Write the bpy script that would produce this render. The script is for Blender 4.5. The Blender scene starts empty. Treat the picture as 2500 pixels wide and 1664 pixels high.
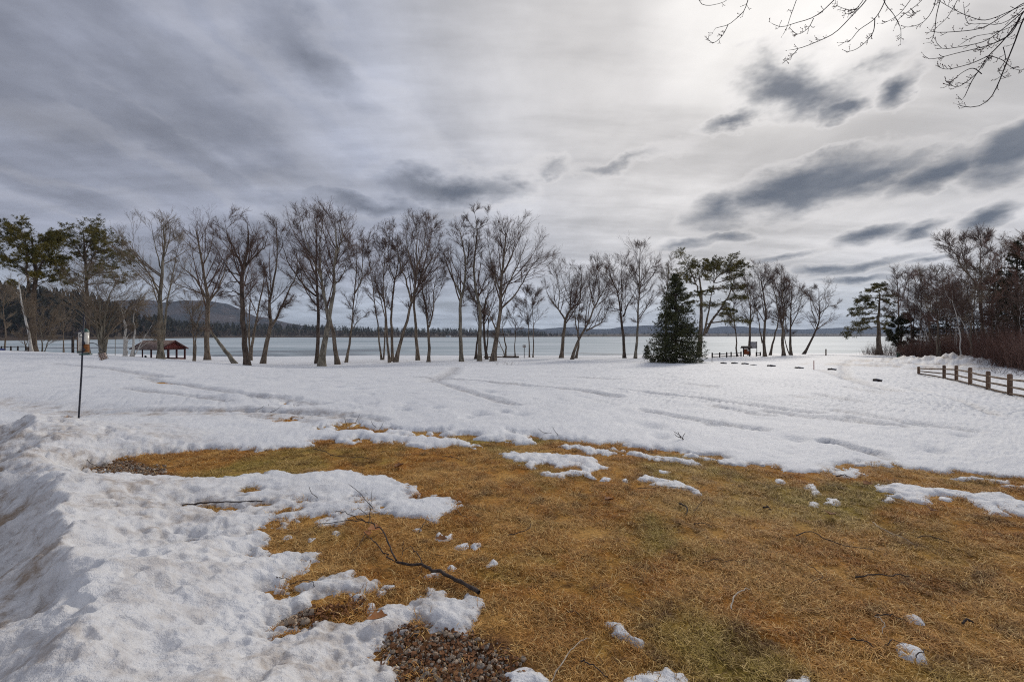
import bpy, math, random
import numpy as np
from mathutils import Vector

S = bpy.context.scene
C = S.collection
F, HX, HY = 1111.0, 1250.0, 819.5      # focal length, principal column and horizon row of the photograph (2500 px wide)
EYE = 1.6                               # eye height in metres
rad = math.radians

# ------------------------------------------------------------------ node helpers
def nd(nt, typ, ins=None, **props):
    n = nt.nodes.new(typ)
    for k, v in props.items():
        setattr(n, k, v)
    for k, v in (ins or {}).items():
        s = n.inputs[k]
        if isinstance(v, bpy.types.NodeSocket):
            nt.links.new(v, s)
        else:
            s.default_value = v
    return n
def mth(nt, op, a, b=0.0, c=None, clamp=False):
    i = {0: a, 1: b}
    if c is not None: i[2] = c
    return nd(nt, 'ShaderNodeMath', i, operation=op, use_clamp=clamp).outputs[0]
def vmt(nt, op, a, b=(0, 0, 0)):
    n = nd(nt, 'ShaderNodeVectorMath', {0: a, 1: b}, operation=op)
    return n.outputs['Value'] if op in ('DOT_PRODUCT', 'LENGTH', 'DISTANCE') else n.outputs[0]
def mixc(nt, f, a, b, mode='MIX'):
    n = nd(nt, 'ShaderNodeMix', data_type='RGBA', blend_type=mode)
    for i, v in ((0, f), (6, a), (7, b)):
        if isinstance(v, bpy.types.NodeSocket): nt.links.new(v, n.inputs[i])
        elif i == 0: n.inputs[0].default_value = v
        else: n.inputs[i].default_value = (*v, 1) if len(v) == 3 else v
    return n.outputs[2]
def mapr(nt, v, a, b, c=0.0, d=1.0, smooth=True):
    return nd(nt, 'ShaderNodeMapRange', {0: v, 1: a, 2: b, 3: c, 4: d}, interpolation_type='SMOOTHSTEP' if smooth else 'LINEAR').outputs[0]
def noise(nt, vec, scale, detail=4.0, rough=0.55, dist=0.0, col=False):
    n = nd(nt, 'ShaderNodeTexNoise', {'Vector': vec, 'Scale': scale, 'Detail': detail, 'Roughness': rough, 'Distortion': dist})
    return n.outputs['Color' if col else 'Fac']

# ------------------------------------------------------------------ camera
cam_d = bpy.data.cameras.new('camera')
cam_d.sensor_width = 36.0
cam_d.lens = F / 2500.0 * 36.0
cam_d.shift_y = -(832.0 - HY) / 2500.0
cam_d.clip_start = 0.05
cam_d.clip_end = 40000.0
cam = bpy.data.objects.new('camera', cam_d)
cam.location = (0, 0, EYE)
cam.rotation_euler = (rad(90), 0, 0)
C.objects.link(cam)
S.camera = cam

# ------------------------------------------------------------------ sky
SUN_AZ, SUN_EL = rad(31.0), rad(33.0)   # azimuth measured from +Y towards +X
def dir_of(px, py):
    v = np.array([(px - HX) / F, 1.0, (HY - py) / F])
    return v / np.linalg.norm(v)
W = bpy.data.worlds.new('World')
S.world = W
W.use_nodes = True
nt = W.node_tree
nt.nodes.clear()
D = nd(nt, 'ShaderNodeTexCoord').outputs['Generated']
D = vmt(nt, 'NORMALIZE', D)
sep = nd(nt, 'ShaderNodeSeparateXYZ', {0: D})
zc = mth(nt, 'MAXIMUM', sep.outputs[2], 0.0)
den = mth(nt, 'ADD', zc, 0.13)
px_ = mth(nt, 'DIVIDE', sep.outputs[0], den)
py_ = mth(nt, 'DIVIDE', sep.outputs[1], den)
plane = nd(nt, 'ShaderNodeCombineXYZ', {0: px_, 1: py_, 2: 0.0}).outputs[0]
streak = nd(nt, 'ShaderNodeMapping', {'Vector': plane, 'Rotation': (0, 0, rad(26)), 'Scale': (1.0, 0.58, 1.0)}).outputs[0]
n1 = noise(nt, streak, 0.95, 5, 0.55)
n2 = noise(nt, streak, 3.0, 5, 0.58)
n3 = noise(nt, plane, 2.8, 5, 0.58)
sd = (math.sin(SUN_AZ) * math.cos(SUN_EL), math.cos(SUN_AZ) * math.cos(SUN_EL), math.sin(SUN_EL))
cs = vmt(nt, 'DOT_PRODUCT', D, sd)
glow = mapr(nt, cs, 0.70, 0.975)
core = mapr(nt, cs, 0.968, 1.0)
side = mapr(nt, sep.outputs[0], -0.72, 0.25)
sheet = mixc(nt, side, (0.250, 0.267, 0.330), (0.435, 0.462, 0.545))
sheet = mixc(nt, glow, sheet, (0.595, 0.578, 0.572))
sheet = mixc(nt, core, sheet, (0.86, 0.835, 0.81))
lowd = mapr(nt, sep.outputs[2], 0.0, 0.16)
sheet = mixc(nt, mth(nt, 'MULTIPLY', mth(nt, 'SUBTRACT', 1.0, lowd), 0.65), sheet, (0.43, 0.49, 0.56))
v1 = mapr(nt, n1, 0.34, 0.66, 0.77, 1.20)
v2 = mapr(nt, n2, 0.32, 0.68, 0.90, 1.11)
hst = nd(nt, 'ShaderNodeMapping', {'Vector': plane, 'Rotation': (0, 0, rad(-22)), 'Scale': (0.45, 1.5, 1.0)}).outputs[0]
n4 = noise(nt, hst, 1.6, 5, 0.58)
v3 = mapr(nt, n4, 0.36, 0.64, 0.84, 1.13)
damp = mth(nt, 'MULTIPLY', mth(nt, 'SUBTRACT', 1.0, mth(nt, 'MULTIPLY', glow, 0.55)), 1.0)
vv = mth(nt, 'ADD', mth(nt, 'MULTIPLY', mth(nt, 'SUBTRACT', mth(nt, 'MULTIPLY', v1, v2), 1.0), damp), 1.0)
vv = mth(nt, 'MULTIPLY', vv, mth(nt, 'ADD', 1.0, mth(nt, 'MULTIPLY', mth(nt, 'SUBTRACT', v3, 1.0), mth(nt, 'SUBTRACT', 1.0, mth(nt, 'MULTIPLY', core, 0.8)))))
sheet = vmt(nt, 'SCALE', sheet)
sheet.node.inputs['Scale'].default_value = 1.0
nt.links.new(vv, sheet.node.inputs['Scale'])
# separate darker cloud banks, each an ellipse of directions with a ragged edge
warp = noise(nt, vmt(nt, 'MULTIPLY', D, (1.0, 1.0, 1.9)), 5.5, 5, 0.62, 0.0, True)
warp = vmt(nt, 'SUBTRACT', warp, (0.5, 0.5, 0.5))
wsc = nd(nt, 'ShaderNodeVectorMath', {0: warp}, operation='SCALE')
nt.links.new(mth(nt, 'ADD', mth(nt, 'MULTIPLY', zc, 0.36), 0.03), wsc.inputs['Scale'])
DW = vmt(nt, 'ADD', D, vmt(nt, 'MULTIPLY', wsc.outputs[0], (1.0, 1.0, 0.8)))
CL = [  # px, py, half width, half height, tilt in degrees, strength
 (1956,200,150,78,-8,1.0),(1785,290,95,26,8,.6),(2030,258,60,40,-8,.85),(2120,140,70,30,0,.5),(2190,214,70,42,32,.75),
 (1977,456,215,56,8,1.05),(2152,420,150,34,8,.85),(2311,418,140,38,16,.9),(2475,368,140,62,32,1.05),(1760,512,80,46,8,.7),
 (2438,525,95,30,24,.85),(2120,573,95,21,8,.75),(2253,557,70,20,16,.85),(1669,594,62,15,0,.65),(1759,583,60,13,0,.55),
 (1913,628,100,11,8,.6),(2003,655,60,13,0,.9),(2125,647,140,12,8,.7),(2274,637,65,10,8,.65),(2088,684,100,8,0,.7),
 (1266,446,60,26,-8,.5),(1345,419,60,19,0,.4),(1540,390,110,19,8,.42),
 (1103,456,165,44,0,.85),(902,499,210,22,0,.65),(1236,430,60,28,0,.5),
 (796,175,280,90,-32,.44),(330,150,520,140,-24,.62),(390,345,380,52,-24,.66),(20,40,330,200,-24,.55),(560,440,260,28,-16,.42),(120,470,260,34,-8,.5)]
# azimuth and elevation of the (slightly stirred) direction, in degrees
sw = nd(nt, 'ShaderNodeSeparateXYZ', {0: DW})
az = mth(nt, 'MULTIPLY', mth(nt, 'ARCTAN2', sw.outputs[0], sw.outputs[1]), 57.29578)
el = mth(nt, 'MULTIPLY', mth(nt, 'ARCSINE', sw.outputs[2]), 57.29578)
AE = nd(nt, 'ShaderNodeCombineXYZ', {0: az, 1: el, 2: 0.0}).outputs[0]
turned = {}
tot = None
for (cx, cy, rx, ry, tilt, st) in CL:
    c = dir_of(cx, cy)
    ca = math.degrees(math.atan2(c[0], c[1])); ce = math.degrees(math.asin(c[2]))
    x = dir_of(cx + 1, cy); dpa = math.degrees(math.atan2(x[0], x[1])) - ca      # degrees of azimuth per pixel here
    x = dir_of(cx, cy - 1); dpe = math.degrees(math.asin(x[2])) - ce
    ra, re = rx * dpa * .95, ry * dpe * .95
    # rows of cloud also drop towards the horizon away from the view axis, so tilt is measured in the sky
    q = int(round(tilt / 8.0)) * 8
    if q not in turned:
        turned[q] = AE if q == 0 else nd(nt, 'ShaderNodeMapping', {'Vector': AE, 'Rotation': (0, 0, rad(-q))}).outputs[0]
    ct, sn = math.cos(rad(q)), math.sin(rad(q))
    c2 = (ct * ca + sn * ce, -sn * ca + ct * ce)
    v = vmt(nt, 'MULTIPLY', turned[q], (1 / ra, 1 / re, 0.0))
    r = vmt(nt, 'DISTANCE', v, (c2[0] / ra, c2[1] / re, 0.0))
    m = mth(nt, 'MULTIPLY_ADD', r, -st / 1.6, st)
    tot = m if tot is None else mth(nt, 'MAXIMUM', tot, m)
fw = mapr(nt, sep.outputs[1], 0.05, 0.25)
tot = mth(nt, 'MULTIPLY', tot, fw)
tot = mth(nt, 'MAXIMUM', tot, 0.0)
tn = mth(nt, 'ADD', tot, mth(nt, 'MULTIPLY', mth(nt, 'SUBTRACT', n3, 0.5), mth(nt, 'MULTIPLY', mapr(nt, tot, 0.0, 0.35), 0.95)))
body = mth(nt, 'MULTIPLY', mapr(nt, tn, 0.06, 0.78, 0.0, 0.97), mapr(nt, side, 0.0, 0.8, 0.72, 1.0))
rim = mth(nt, 'MULTIPLY', mapr(nt, tn, 0.0, 0.14), mapr(nt, tn, 0.34, 0.14))
sheet = mixc(nt, mth(nt, 'MULTIPLY', rim, mth(nt, 'ADD', 0.08, mth(nt, 'MULTIPLY', glow, 0.22))), sheet, (0.78, 0.755, 0.75))
dark = mixc(nt, side, (0.140, 0.150, 0.190), (0.085, 0.103, 0.138))
dark = mixc(nt, mapr(nt, n2, 0.38, 0.70, 0.0, 0.30), dark, (0.36, 0.37, 0.40))
sheet = mixc(nt, body, sheet, dark)
nish = nd(nt, 'ShaderNodeTexSky', sky_type='NISHITA', sun_disc=False, sun_elevation=SUN_EL, sun_rotation=SUN_AZ)
bg1 = nd(nt, 'ShaderNodeBackground', {'Color': nish.outputs[0], 'Strength': 0.08})
bg2 = nd(nt, 'ShaderNodeBackground', {'Color': sheet, 'Strength': 1.0})
cover = mapr(nt, mth(nt, 'ADD', n1, mth(nt, 'MULTIPLY', tot, 0.5)), 0.28, 0.48, 0.90, 0.985)
mx = nd(nt, 'ShaderNodeMixShader', {0: cover, 1: bg1.outputs[0], 2: bg2.outputs[0]})
nd(nt, 'ShaderNodeOutputWorld', {'Surface': mx.outputs[0]})
W.cycles.sampling_method = 'MANUAL'
W.cycles.sample_map_resolution = 512

# ------------------------------------------------------------------ sun behind thin cloud
sun_d = bpy.data.lights.new('sun', 'SUN')
sun_d.energy = 1.5
sun_d.angle = rad(10)
sun_d.color = (1.0, 0.93, 0.83)
sun = bpy.data.objects.new('sun', sun_d)
sun.rotation_euler = Vector(sd).to_track_quat('Z', 'Y').to_euler()
sun.location = (20, 30, 40)
C.objects.link(sun)

S.view_settings.view_transform = 'Standard'
S.view_settings.look = 'None'
S.view_settings.exposure = 0.17
S.view_settings.gamma = 1.0
S.cycles.use_denoising = False
S.cycles.max_bounces = 6
S.cycles.diffuse_bounces = 3
S.cycles.volume_bounces = 1
S.cycles.use_fast_gi = False
HAZE = 0.000062
S.cycles.filter_width = 1.1
S.cycles.use_adaptive_sampling = True
S.cycles.adaptive_threshold = 0.014
S.cycles.sample_clamp_indirect = 3.0
S.cycles.sample_clamp_direct = 8.0

# ------------------------------------------------------------------ numeric helpers
_rt = np.random.default_rng(77).uniform(0, 2 * np.pi, 65536)
_gx = np.cos(_rt).astype(np.float32); _gy = np.sin(_rt).astype(np.float32)
def pn(x, y, seed=0):
    """gradient noise from a 256 x 256 table"""
    x = np.asarray(x, np.float32); y = np.asarray(y, np.float32)
    ix = np.floor(x).astype(np.int32); iy = np.floor(y).astype(np.int32)
    fx = x - ix; fy = y - iy
    x0 = ((ix + seed * 37) & 255) << 8; x1 = ((ix + 1 + seed * 37) & 255) << 8
    y0 = (iy + seed * 101) & 255; y1 = (iy + 1 + seed * 101) & 255
    i = x0 | y0; n00 = _gx[i] * fx + _gy[i] * fy
    i = x0 | y1; n01 = _gx[i] * fx + _gy[i] * (fy - 1)
    i = x1 | y0; n10 = _gx[i] * (fx - 1) + _gy[i] * fy
    i = x1 | y1; n11 = _gx[i] * (fx - 1) + _gy[i] * (fy - 1)
    u = fx * fx * fx * (fx * (fx * 6 - 15) + 10)
    v = fy * fy * fy * (fy * (fy * 6 - 15) + 10)
    a = n00 + (n01 - n00) * v
    return (a + (n10 + (n11 - n10) * v - a) * u) * 1.5
def fbm(x, y, oct=4, seed=0, g=0.5):
    r = 0; a = 1.0
    for i in range(oct):
        r = r + a * pn(x, y, seed + i * 17); x = x * 2.03 + 5.2; y = y * 2.03 + 1.7; a *= g
    return r
def sst(a, b, x):
    t = np.clip((x - a) / (b - a), 0, 1)
    return t * t * (3 - 2 * t)
def seg_dist(p, a, b):
    ab = b - a; l = max(ab @ ab, 1e-9)
    t = np.clip(((p - a) @ ab) / l, 0, 1)
    q = p - a - t[:, None] * ab
    return np.sqrt((q * q).sum(1)), t
def line_dist(p, pts):
    pts = np.asarray(pts, float); d = np.full(len(p), 1e9)
    for i in range(len(pts) - 1):
        d = np.minimum(d, seg_dist(p, pts[i], pts[i + 1])[0])
    return d
def sdf(p, poly):
    """signed distance, positive inside"""
    poly = np.asarray(poly, float); d = np.full(len(p), 1e9); ins = np.zeros(len(p), bool)
    n = len(poly)
    for i in range(n):
        a, b = poly[i], poly[(i + 1) % n]
        d = np.minimum(d, seg_dist(p, a, b)[0])
        c = ((a[1] > p[:, 1]) != (b[1] > p[:, 1]))
        if a[1] != b[1]:
            xi = (b[0] - a[0]) * (p[:, 1] - a[1]) / (b[1] - a[1]) + a[0]
            ins ^= c & (p[:, 0] < xi)
    return np.where(ins, d, -d)

# ------------------------------------------------------------------ mesh helpers
def mesh_np(name, V, quads=None, tris=None, attrs=None, smooth=False):
    me = bpy.data.meshes.new(name)
    V = np.asarray(V, np.float32)
    quads = np.zeros((0, 4), np.int32) if quads is None else np.asarray(quads, np.int32)
    tris = np.zeros((0, 3), np.int32) if tris is None else np.asarray(tris, np.int32)
    nq, ntr = len(quads), len(tris)
    me.vertices.add(len(V)); me.vertices.foreach_set('co', V.ravel())
    me.loops.add(nq * 4 + ntr * 3)
    me.loops.foreach_set('vertex_index', np.concatenate([quads.ravel(), tris.ravel()]).astype(np.int32))
    me.polygons.add(nq + ntr)
    ls = np.concatenate([np.arange(nq) * 4, nq * 4 + np.arange(ntr) * 3]).astype(np.int32)
    me.polygons.foreach_set('loop_start', ls)
    me.update(calc_edges=True)
    if smooth:
        me.polygons.foreach_set('use_smooth', np.ones(nq + ntr, bool))
    for k, v in (attrs or {}).items():
        a = me.attributes.new(k, 'FLOAT', 'POINT'); a.data.foreach_set('value', np.asarray(v, np.float32))
    return me
def link(name, me, mat=None, parent=None, loc=None):
    o = bpy.data.objects.new(name, me)
    C.objects.link(o)
    if mat is not None and me is not None and len(me.materials) == 0: me.materials.append(mat)
    if parent is not None: o.parent = parent
    if loc is not None: o.location = loc
    return o
def tag(o, label=None, cat=None, group=None, kind=None):
    if label: o['label'] = label
    if cat: o['category'] = cat
    if group: o['group'] = group
    if kind: o['kind'] = kind
    return o
def thing(name, loc, label, cat, group=None, rz=0.0):
    o = bpy.data.objects.new(name, None); C.objects.link(o)
    o.empty_display_size = 0.2
    o.location = loc; o.rotation_euler = (0, 0, rz)
    return tag(o, label, cat, group)

class MB:
    """collects boxes, bars and tubes into one mesh"""
    def __init__(s): s.v = []; s.q = []; s.t = []; s.n = 0
    def add(s, V, Q=None, T=None):
        V = np.asarray(V, float)
        s.v.append(V)
        if Q is not None and len(Q): s.q.append(np.asarray(Q) + s.n)
        if T is not None and len(T): s.t.append(np.asarray(T) + s.n)
        s.n += len(V); return s
    def box(s, lo, hi, bev=0.0):
        x0, y0, z0 = lo; x1, y1, z1 = hi
        V = [(x0,y0,z0),(x1,y0,z0),(x1,y1,z0),(x0,y1,z0),(x0,y0,z1),(x1,y0,z1),(x1,y1,z1),(x0,y1,z1)]
        return s.add(V, [(0,3,2,1),(4,5,6,7),(0,1,5,4),(1,2,6,5),(2,3,7,6),(3,0,4,7)])
    def bar(s, a, b, w, h=None, up=(0, 0, 1)):
        a = np.array(a, float); b = np.array(b, float); h = w if h is None else h
        d = b - a; d /= np.linalg.norm(d)
        u = np.array(up, float)
        if abs(u @ d) > .95: u = np.array((1.0, 0, 0))
        sx = np.cross(d, u); sx /= np.linalg.norm(sx); uy = np.cross(sx, d)
        V = [e + sx * i * w / 2 + uy * j * h / 2 for e in (a, b) for i, j in ((-1,-1),(1,-1),(1,1),(-1,1))]
        return s.add(V, [(0,1,2,3),(7,6,5,4),(0,4,5,1),(1,5,6,2),(2,6,7,3),(3,7,4,0)])
    def tube(s, pts, r, sides=8, tip=False):
        P = np.asarray(pts, float)[None]; R = np.broadcast_to(np.asarray(r, float), (len(pts),))[None]
        V, Q, T = tubes(P, R, sides, tip)
        s.add(V, Q, T)
        if not tip:
            n = len(pts)
            s.add([pts[0]], None, None)
            b = s.n - 1; base = b - n * sides
            s.t.append(np.array([(base + (i + 1) % sides, base + i, b) for i in range(sides)]))
            s.add([pts[-1]], None, None); b = s.n - 1; base2 = base + (n - 1) * sides
            s.t.append(np.array([(base2 + i, base2 + (i + 1) % sides, b) for i in range(sides)]))
        return s
    def lathe(s, prof, c=(0, 0, 0), sides=16):
        V = []; Q = []
        for k, (r, z) in enumerate(prof):
            for i in range(sides):
                a = 2 * math.pi * i / sides
                V.append((c[0] + r * math.cos(a), c[1] + r * math.sin(a), c[2] + z))
        for k in range(len(prof) - 1):
            for i in range(sides):
                j = (i + 1) % sides
                Q.append((k * sides + i, k * sides + j, (k + 1) * sides + j, (k + 1) * sides + i))
        return s.add(V, Q)
    def poly_prism(s, pts, h):
        """pts: list of 3d points (planar), extruded by vector h"""
        n = len(pts); P = np.asarray(pts, float); V = np.vstack([P, P + np.asarray(h, float)])
        c = np.vstack([P.mean(0), (P + np.asarray(h, float)).mean(0)])
        V = np.vstack([V, c])
        T = [(2 * n, (i + 1) % n, i) for i in range(n)] + [(2 * n + 1, n + i, n + (i + 1) % n) for i in range(n)]
        Q = [(i, (i + 1) % n, n + (i + 1) % n, n + i) for i in range(n)]
        return s.add(V, Q, T)
    def build(s, name, mat, parent=None, smooth=False, loc=None):
        V = np.vstack(s.v)
        me = mesh_np(name, V, np.vstack(s.q) if s.q else None, np.vstack(s.t) if s.t else None, smooth=smooth)
        return link(name, me, mat, parent, loc)

def tubes(P, R, sides, tip=True):
    """P (n,K,3), R (n,K) -> verts, quads, tris; pointed at the end when tip"""
    n, K = P.shape[:2]
    T = np.empty_like(P)
    T[:, 1:-1] = P[:, 2:] - P[:, :-2] if K > 2 else 0
    T[:, 0] = P[:, 1] - P[:, 0]; T[:, -1] = P[:, -1] - P[:, -2]
    T /= np.linalg.norm(T, axis=2, keepdims=True) + 1e-9
    mean = P[:, -1] - P[:, 0]
    ref = np.zeros((n, 3)); ax = np.argmin(np.abs(mean), axis=1); ref[np.arange(n), ax] = 1
    U = np.cross(T, ref[:, None, :]); U /= np.linalg.norm(U, axis=2, keepdims=True) + 1e-9
    Vv = np.cross(T, U)
    a = np.arange(sides) * 2 * np.pi / sides
    kk = K - 1 if tip else K
    ring = (P[:, :kk, None, :] + R[:, :kk, None, None] * (np.cos(a)[None, None, :, None] * U[:, :kk, None, :] + np.sin(a)[None, None, :, None] * Vv[:, :kk, None, :]))
    vb = ring.reshape(n, kk * sides, 3)
    per = kk * sides
    if tip:
        vb = np.concatenate([vb, P[:, -1:, :]], axis=1); per += 1
    base = (np.arange(n) * per)[:, None, None]
    i = np.arange(sides); j = (i + 1) % sides
    q = []
    for k in range(kk - 1):
        q.append(np.stack([k * sides + i, k * sides + j, (k + 1) * sides + j, (k + 1) * sides + i], -1))
    Q = (np.concatenate(q)[None] + base).reshape(-1, 4) if q else None
    Tt = None
    if tip:
        Tt = (np.stack([(kk - 1) * sides + i, (kk - 1) * sides + j, np.full(sides, kk * sides)], -1)[None] + base).reshape(-1, 3)
    return vb.reshape(-1, 3), Q, Tt

# ------------------------------------------------------------------ materials
def new_mat(name):
    m = bpy.data.materials.new(name); m.use_nodes = True
    n = m.node_tree; n.nodes.clear()
    b = nd(n, 'ShaderNodeBsdfPrincipled', {'Roughness': 0.85, 'Specular IOR Level': 0.3})
    nd(n, 'ShaderNodeOutputMaterial', {'Surface': b.outputs[0]})
    return m, n, b
def mat2(name, c1, c2, scale=8.0, rough=0.85, bump=0.0, stretch=(1, 1, 1), lo=0.35, hi=0.65, detail=5, spec=0.25, metal=0.0, bscale=None):
    m, n, b = new_mat(name)
    p = nd(n, 'ShaderNodeNewGeometry').outputs['Position']
    p = vmt(n, 'MULTIPLY', p, stretch)
    f = noise(n, p, scale, detail, 0.6)
    n.links.new(mixc(n, mapr(n, f, lo, hi), c1, c2), b.inputs['Base Color'])
    b.inputs['Roughness'].default_value = rough; b.inputs['Specular IOR Level'].default_value = spec
    b.inputs['Metallic'].default_value = metal
    if bump:
        f2 = noise(n, p, bscale or scale * 3, 4, 0.6)
        bp = nd(n, 'ShaderNodeBump', {'Strength': 0.8, 'Distance': bump, 'Height': f2})
        n.links.new(bp.outputs[0], b.inputs['Normal'])
    return m
MAT = {}
MAT['bark'] = mat2('bark', (0.085, 0.062, 0.046), (0.21, 0.165, 0.12), 5, 0.9, 0.02, (1, 1, 0.25))
MAT['bark_dark'] = mat2('bark_dark', (0.045, 0.032, 0.025), (0.12, 0.088, 0.066), 5, 0.9, 0.02, (1, 1, 0.25))
MAT['bark_grey'] = mat2('bark_grey', (0.10, 0.085, 0.064), (0.26, 0.225, 0.17), 4, 0.9, 0.02, (1, 1, 0.3))
MAT['twig'] = mat2('twig', (0.080, 0.046, 0.036), (0.150, 0.098, 0.076), 0.6, 0.85)
MAT['twig_pale'] = mat2('twig_pale', (0.14, 0.105, 0.075), (0.23, 0.18, 0.13), 0.6, 0.85)
MAT['twig_red'] = mat2('twig_red', (0.120, 0.060, 0.046), (0.215, 0.125, 0.095), 0.35, 0.85)
MAT['birch'] = mat2('birch_bark', (0.62, 0.59, 0.54), (0.10, 0.085, 0.075), 5, 0.75, 0.0, (1.2, 1.2, 2.5), 0.60, 0.66)
MAT['needle'] = mat2('pine_needles', (0.060, 0.060, 0.014), (0.21, 0.17, 0.040), 0.9, 0.7)
MAT['needle_rust'] = mat2('rusty_foliage', (0.075, 0.030, 0.014), (0.13, 0.055, 0.024), 0.9, 0.8)
MAT['needle_blue'] = mat2('spruce_needles', (0.028, 0.034, 0.014), (0.12, 0.122, 0.052), 2.4, 0.7)
MAT['needle_dark'] = mat2('dark_needles', (0.018, 0.021, 0.010), (0.055, 0.055, 0.022), 1.0, 0.75)
MAT['wood_grey'] = mat2('weathered_wood', (0.13, 0.085, 0.055), (0.30, 0.22, 0.15), 6, 0.85, 0.01, (1, 1, 1))
MAT['wood_post'] = mat2('post_wood', (0.115, 0.068, 0.044), (0.22, 0.14, 0.092), 7, 0.85, 0.01, (1, 1, 0.2))
MAT['wood_dark'] = mat2('dark_timber', (0.030, 0.024, 0.022), (0.075, 0.058, 0.05), 5, 0.85, 0.01)
MAT['red_paint'] = mat2('barn_red_paint', (0.105, 0.018, 0.016), (0.15, 0.034, 0.028), 3, 0.7)
MAT['red_dark'] = mat2('dark_red_trim', (0.05, 0.012, 0.014), (0.08, 0.022, 0.022), 3, 0.7)
MAT['shingle'] = mat2('pale_shingles', (0.11, 0.075, 0.065), (0.22, 0.165, 0.15), 3, 0.9, 0.01)
MAT['black'] = mat2('black_metal', (0.010, 0.010, 0.018), (0.02, 0.02, 0.035), 20, 0.45, spec=0.5)
MAT['green_cap'] = mat2('green_plastic', (0.010, 0.05, 0.045), (0.016, 0.075, 0.065), 20, 0.35, spec=0.5)
MAT['green_box'] = mat2('green_paint', (0.008, 0.07, 0.045), (0.014, 0.10, 0.06), 6, 0.5, spec=0.4)
MAT['white'] = mat2('white_plate', (0.62, 0.62, 0.60), (0.72, 0.72, 0.70), 10, 0.6)
MAT['orange_board'] = mat2('orange_brown_board', (0.24, 0.06, 0.020), (0.33, 0.10, 0.035), 6, 0.7)
MAT['sign_grey'] = mat2('grey_board', (0.28, 0.28, 0.31), (0.40, 0.37, 0.39), 2.0, 0.7, 0, (0.3, 0.3, 4.0))
MAT['stake_red'] = mat2('red_stake', (0.30, 0.06, 0.05), (0.4, 0.1, 0.08), 10, 0.6)
MAT['blue'] = mat2('blue_plastic', (0.03, 0.05, 0.22), (0.05, 0.08, 0.30), 8, 0.5)
MAT['suet'] = mat2('suet_block', (0.42, 0.28, 0.22), (0.62, 0.52, 0.46), 60, 0.8)
MAT['seed'] = mat2('seed', (0.33, 0.13, 0.04), (0.12, 0.05, 0.02), 140, 0.8)
MAT['stick_pale'] = mat2('bleached_stick', (0.33, 0.27, 0.20), (0.52, 0.45, 0.36), 30, 0.8, 0.002)
MAT['stick_dark'] = mat2('dark_stick', (0.030, 0.022, 0.020), (0.085, 0.065, 0.055), 40, 0.85, 0.003)
MAT['bud_twig'] = mat2('budding_twig', (0.014, 0.010, 0.012), (0.03, 0.02, 0.022), 20, 0.8)
MAT['leaf'] = mat2('dead_leaf', (0.30, 0.11, 0.035), (0.42, 0.22, 0.10), 12, 0.7)
MAT['leaf_dark'] = mat2('dark_leaf_litter', (0.10, 0.042, 0.018), (0.25, 0.115, 0.048), 14, 0.8)
def stone_mat():
    m, n, b = new_mat('pebble')
    oi = nd(n, 'ShaderNodeObjectInfo').outputs['Random']
    r = nd(n, 'ShaderNodeValToRGB', {0: oi})
    e = r.color_ramp.elements
    e[0].color = (0.17, 0.13, 0.10, 1); e[1].color = (0.55, 0.46, 0.36, 1)
    for p, c in ((.25, (.33, .26, .19, 1)), (.5, (.25, .23, .21, 1)), (.75, (.44, .31, .20, 1))):
        x = e.new(p); x.color = c
    p = nd(n, 'ShaderNodeNewGeometry').outputs['Position']
    f = noise(n, p, 90, 4, .6)
    n.links.new(mixc(n, mapr(n, f, .3, .7, 0.0, .45), r.outputs[0], (0.08, 0.06, 0.05)), b.inputs['Base Color'])
    return m
MAT['stone'] = stone_mat()
def lawn_colour(n, p, blade=False):
    """dead lawn: orange brown, straw, olive and dark thatch"""
    big = noise(n, p, 0.75, 4, 0.55, 0.3)
    mid = noise(n, vmt(n, 'ADD', p, (7.3, 1.1, 0)), 2.6, 4, 0.6, 0.2)
    c = mixc(n, mapr(n, mid, 0.32, 0.66), (0.44, 0.170, 0.026), (0.58, 0.300, 0.072))
    ol = noise(n, vmt(n, 'ADD', p, (3.7, 9.1, 0)), 0.55, 4, 0.55, 0.4)
    c = mixc(n, mapr(n, ol, 0.50, 0.64, 0.0, 0.75), c, (0.32, 0.275, 0.058))
    dk = noise(n, vmt(n, 'ADD', p, (1.7, 4.1, 0)), 3.2, 5, 0.65, 0.5)
    c = mixc(n, mapr(n, dk, 0.50, 0.68, 0.0, 0.85), c, (0.085, 0.034, 0.010))  # dark thatch, deepened to carry grass shadow in the colour
    c = mixc(n, mapr(n, big, 0.42, 0.62, 0.0, 0.50), c, (0.70, 0.42, 0.15))
    return c
def ground_mat():
    m, n, b = new_mat('dead_lawn_thatch')
    p = nd(n, 'ShaderNodeNewGeometry').outputs['Position']
    c = lawn_colour(n, p)
    f = noise(n, p, 38, 5, 0.7, 0.4)
    f2 = noise(n, vmt(n, 'MULTIPLY', p, (1.0, 1.0, 1.0)), 110, 4, 0.7, 1.2)
    c = mixc(n, mapr(n, f, 0.38, 0.62, 0.55, 0.0), c, (0.060, 0.028, 0.010))
    c = mixc(n, mapr(n, f2, 0.54, 0.68, 0.0, 0.6), c, (0.50, 0.33, 0.14))
    gr = nd(n, 'ShaderNodeAttribute', attribute_name='gravel').outputs['Fac']
    so = mixc(n, mapr(n, f, 0.4, 0.6), (0.07, 0.032, 0.014), (0.17, 0.085, 0.045))
    c = mixc(n, gr, c, so)
    n.links.new(c, b.inputs['Base Color'])
    h = mth(n, 'ADD', f, mth(n, 'MULTIPLY', f2, 0.5))
    bp = nd(n, 'ShaderNodeBump', {'Strength': 0.9, 'Distance': 0.02, 'Height': h})
    n.links.new(bp.outputs[0], b.inputs['Normal'])
    b.inputs['Roughness'].default_value = 0.95; b.inputs['Specular IOR Level'].default_value = 0.1
    return m
MAT['ground'] = ground_mat()
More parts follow.
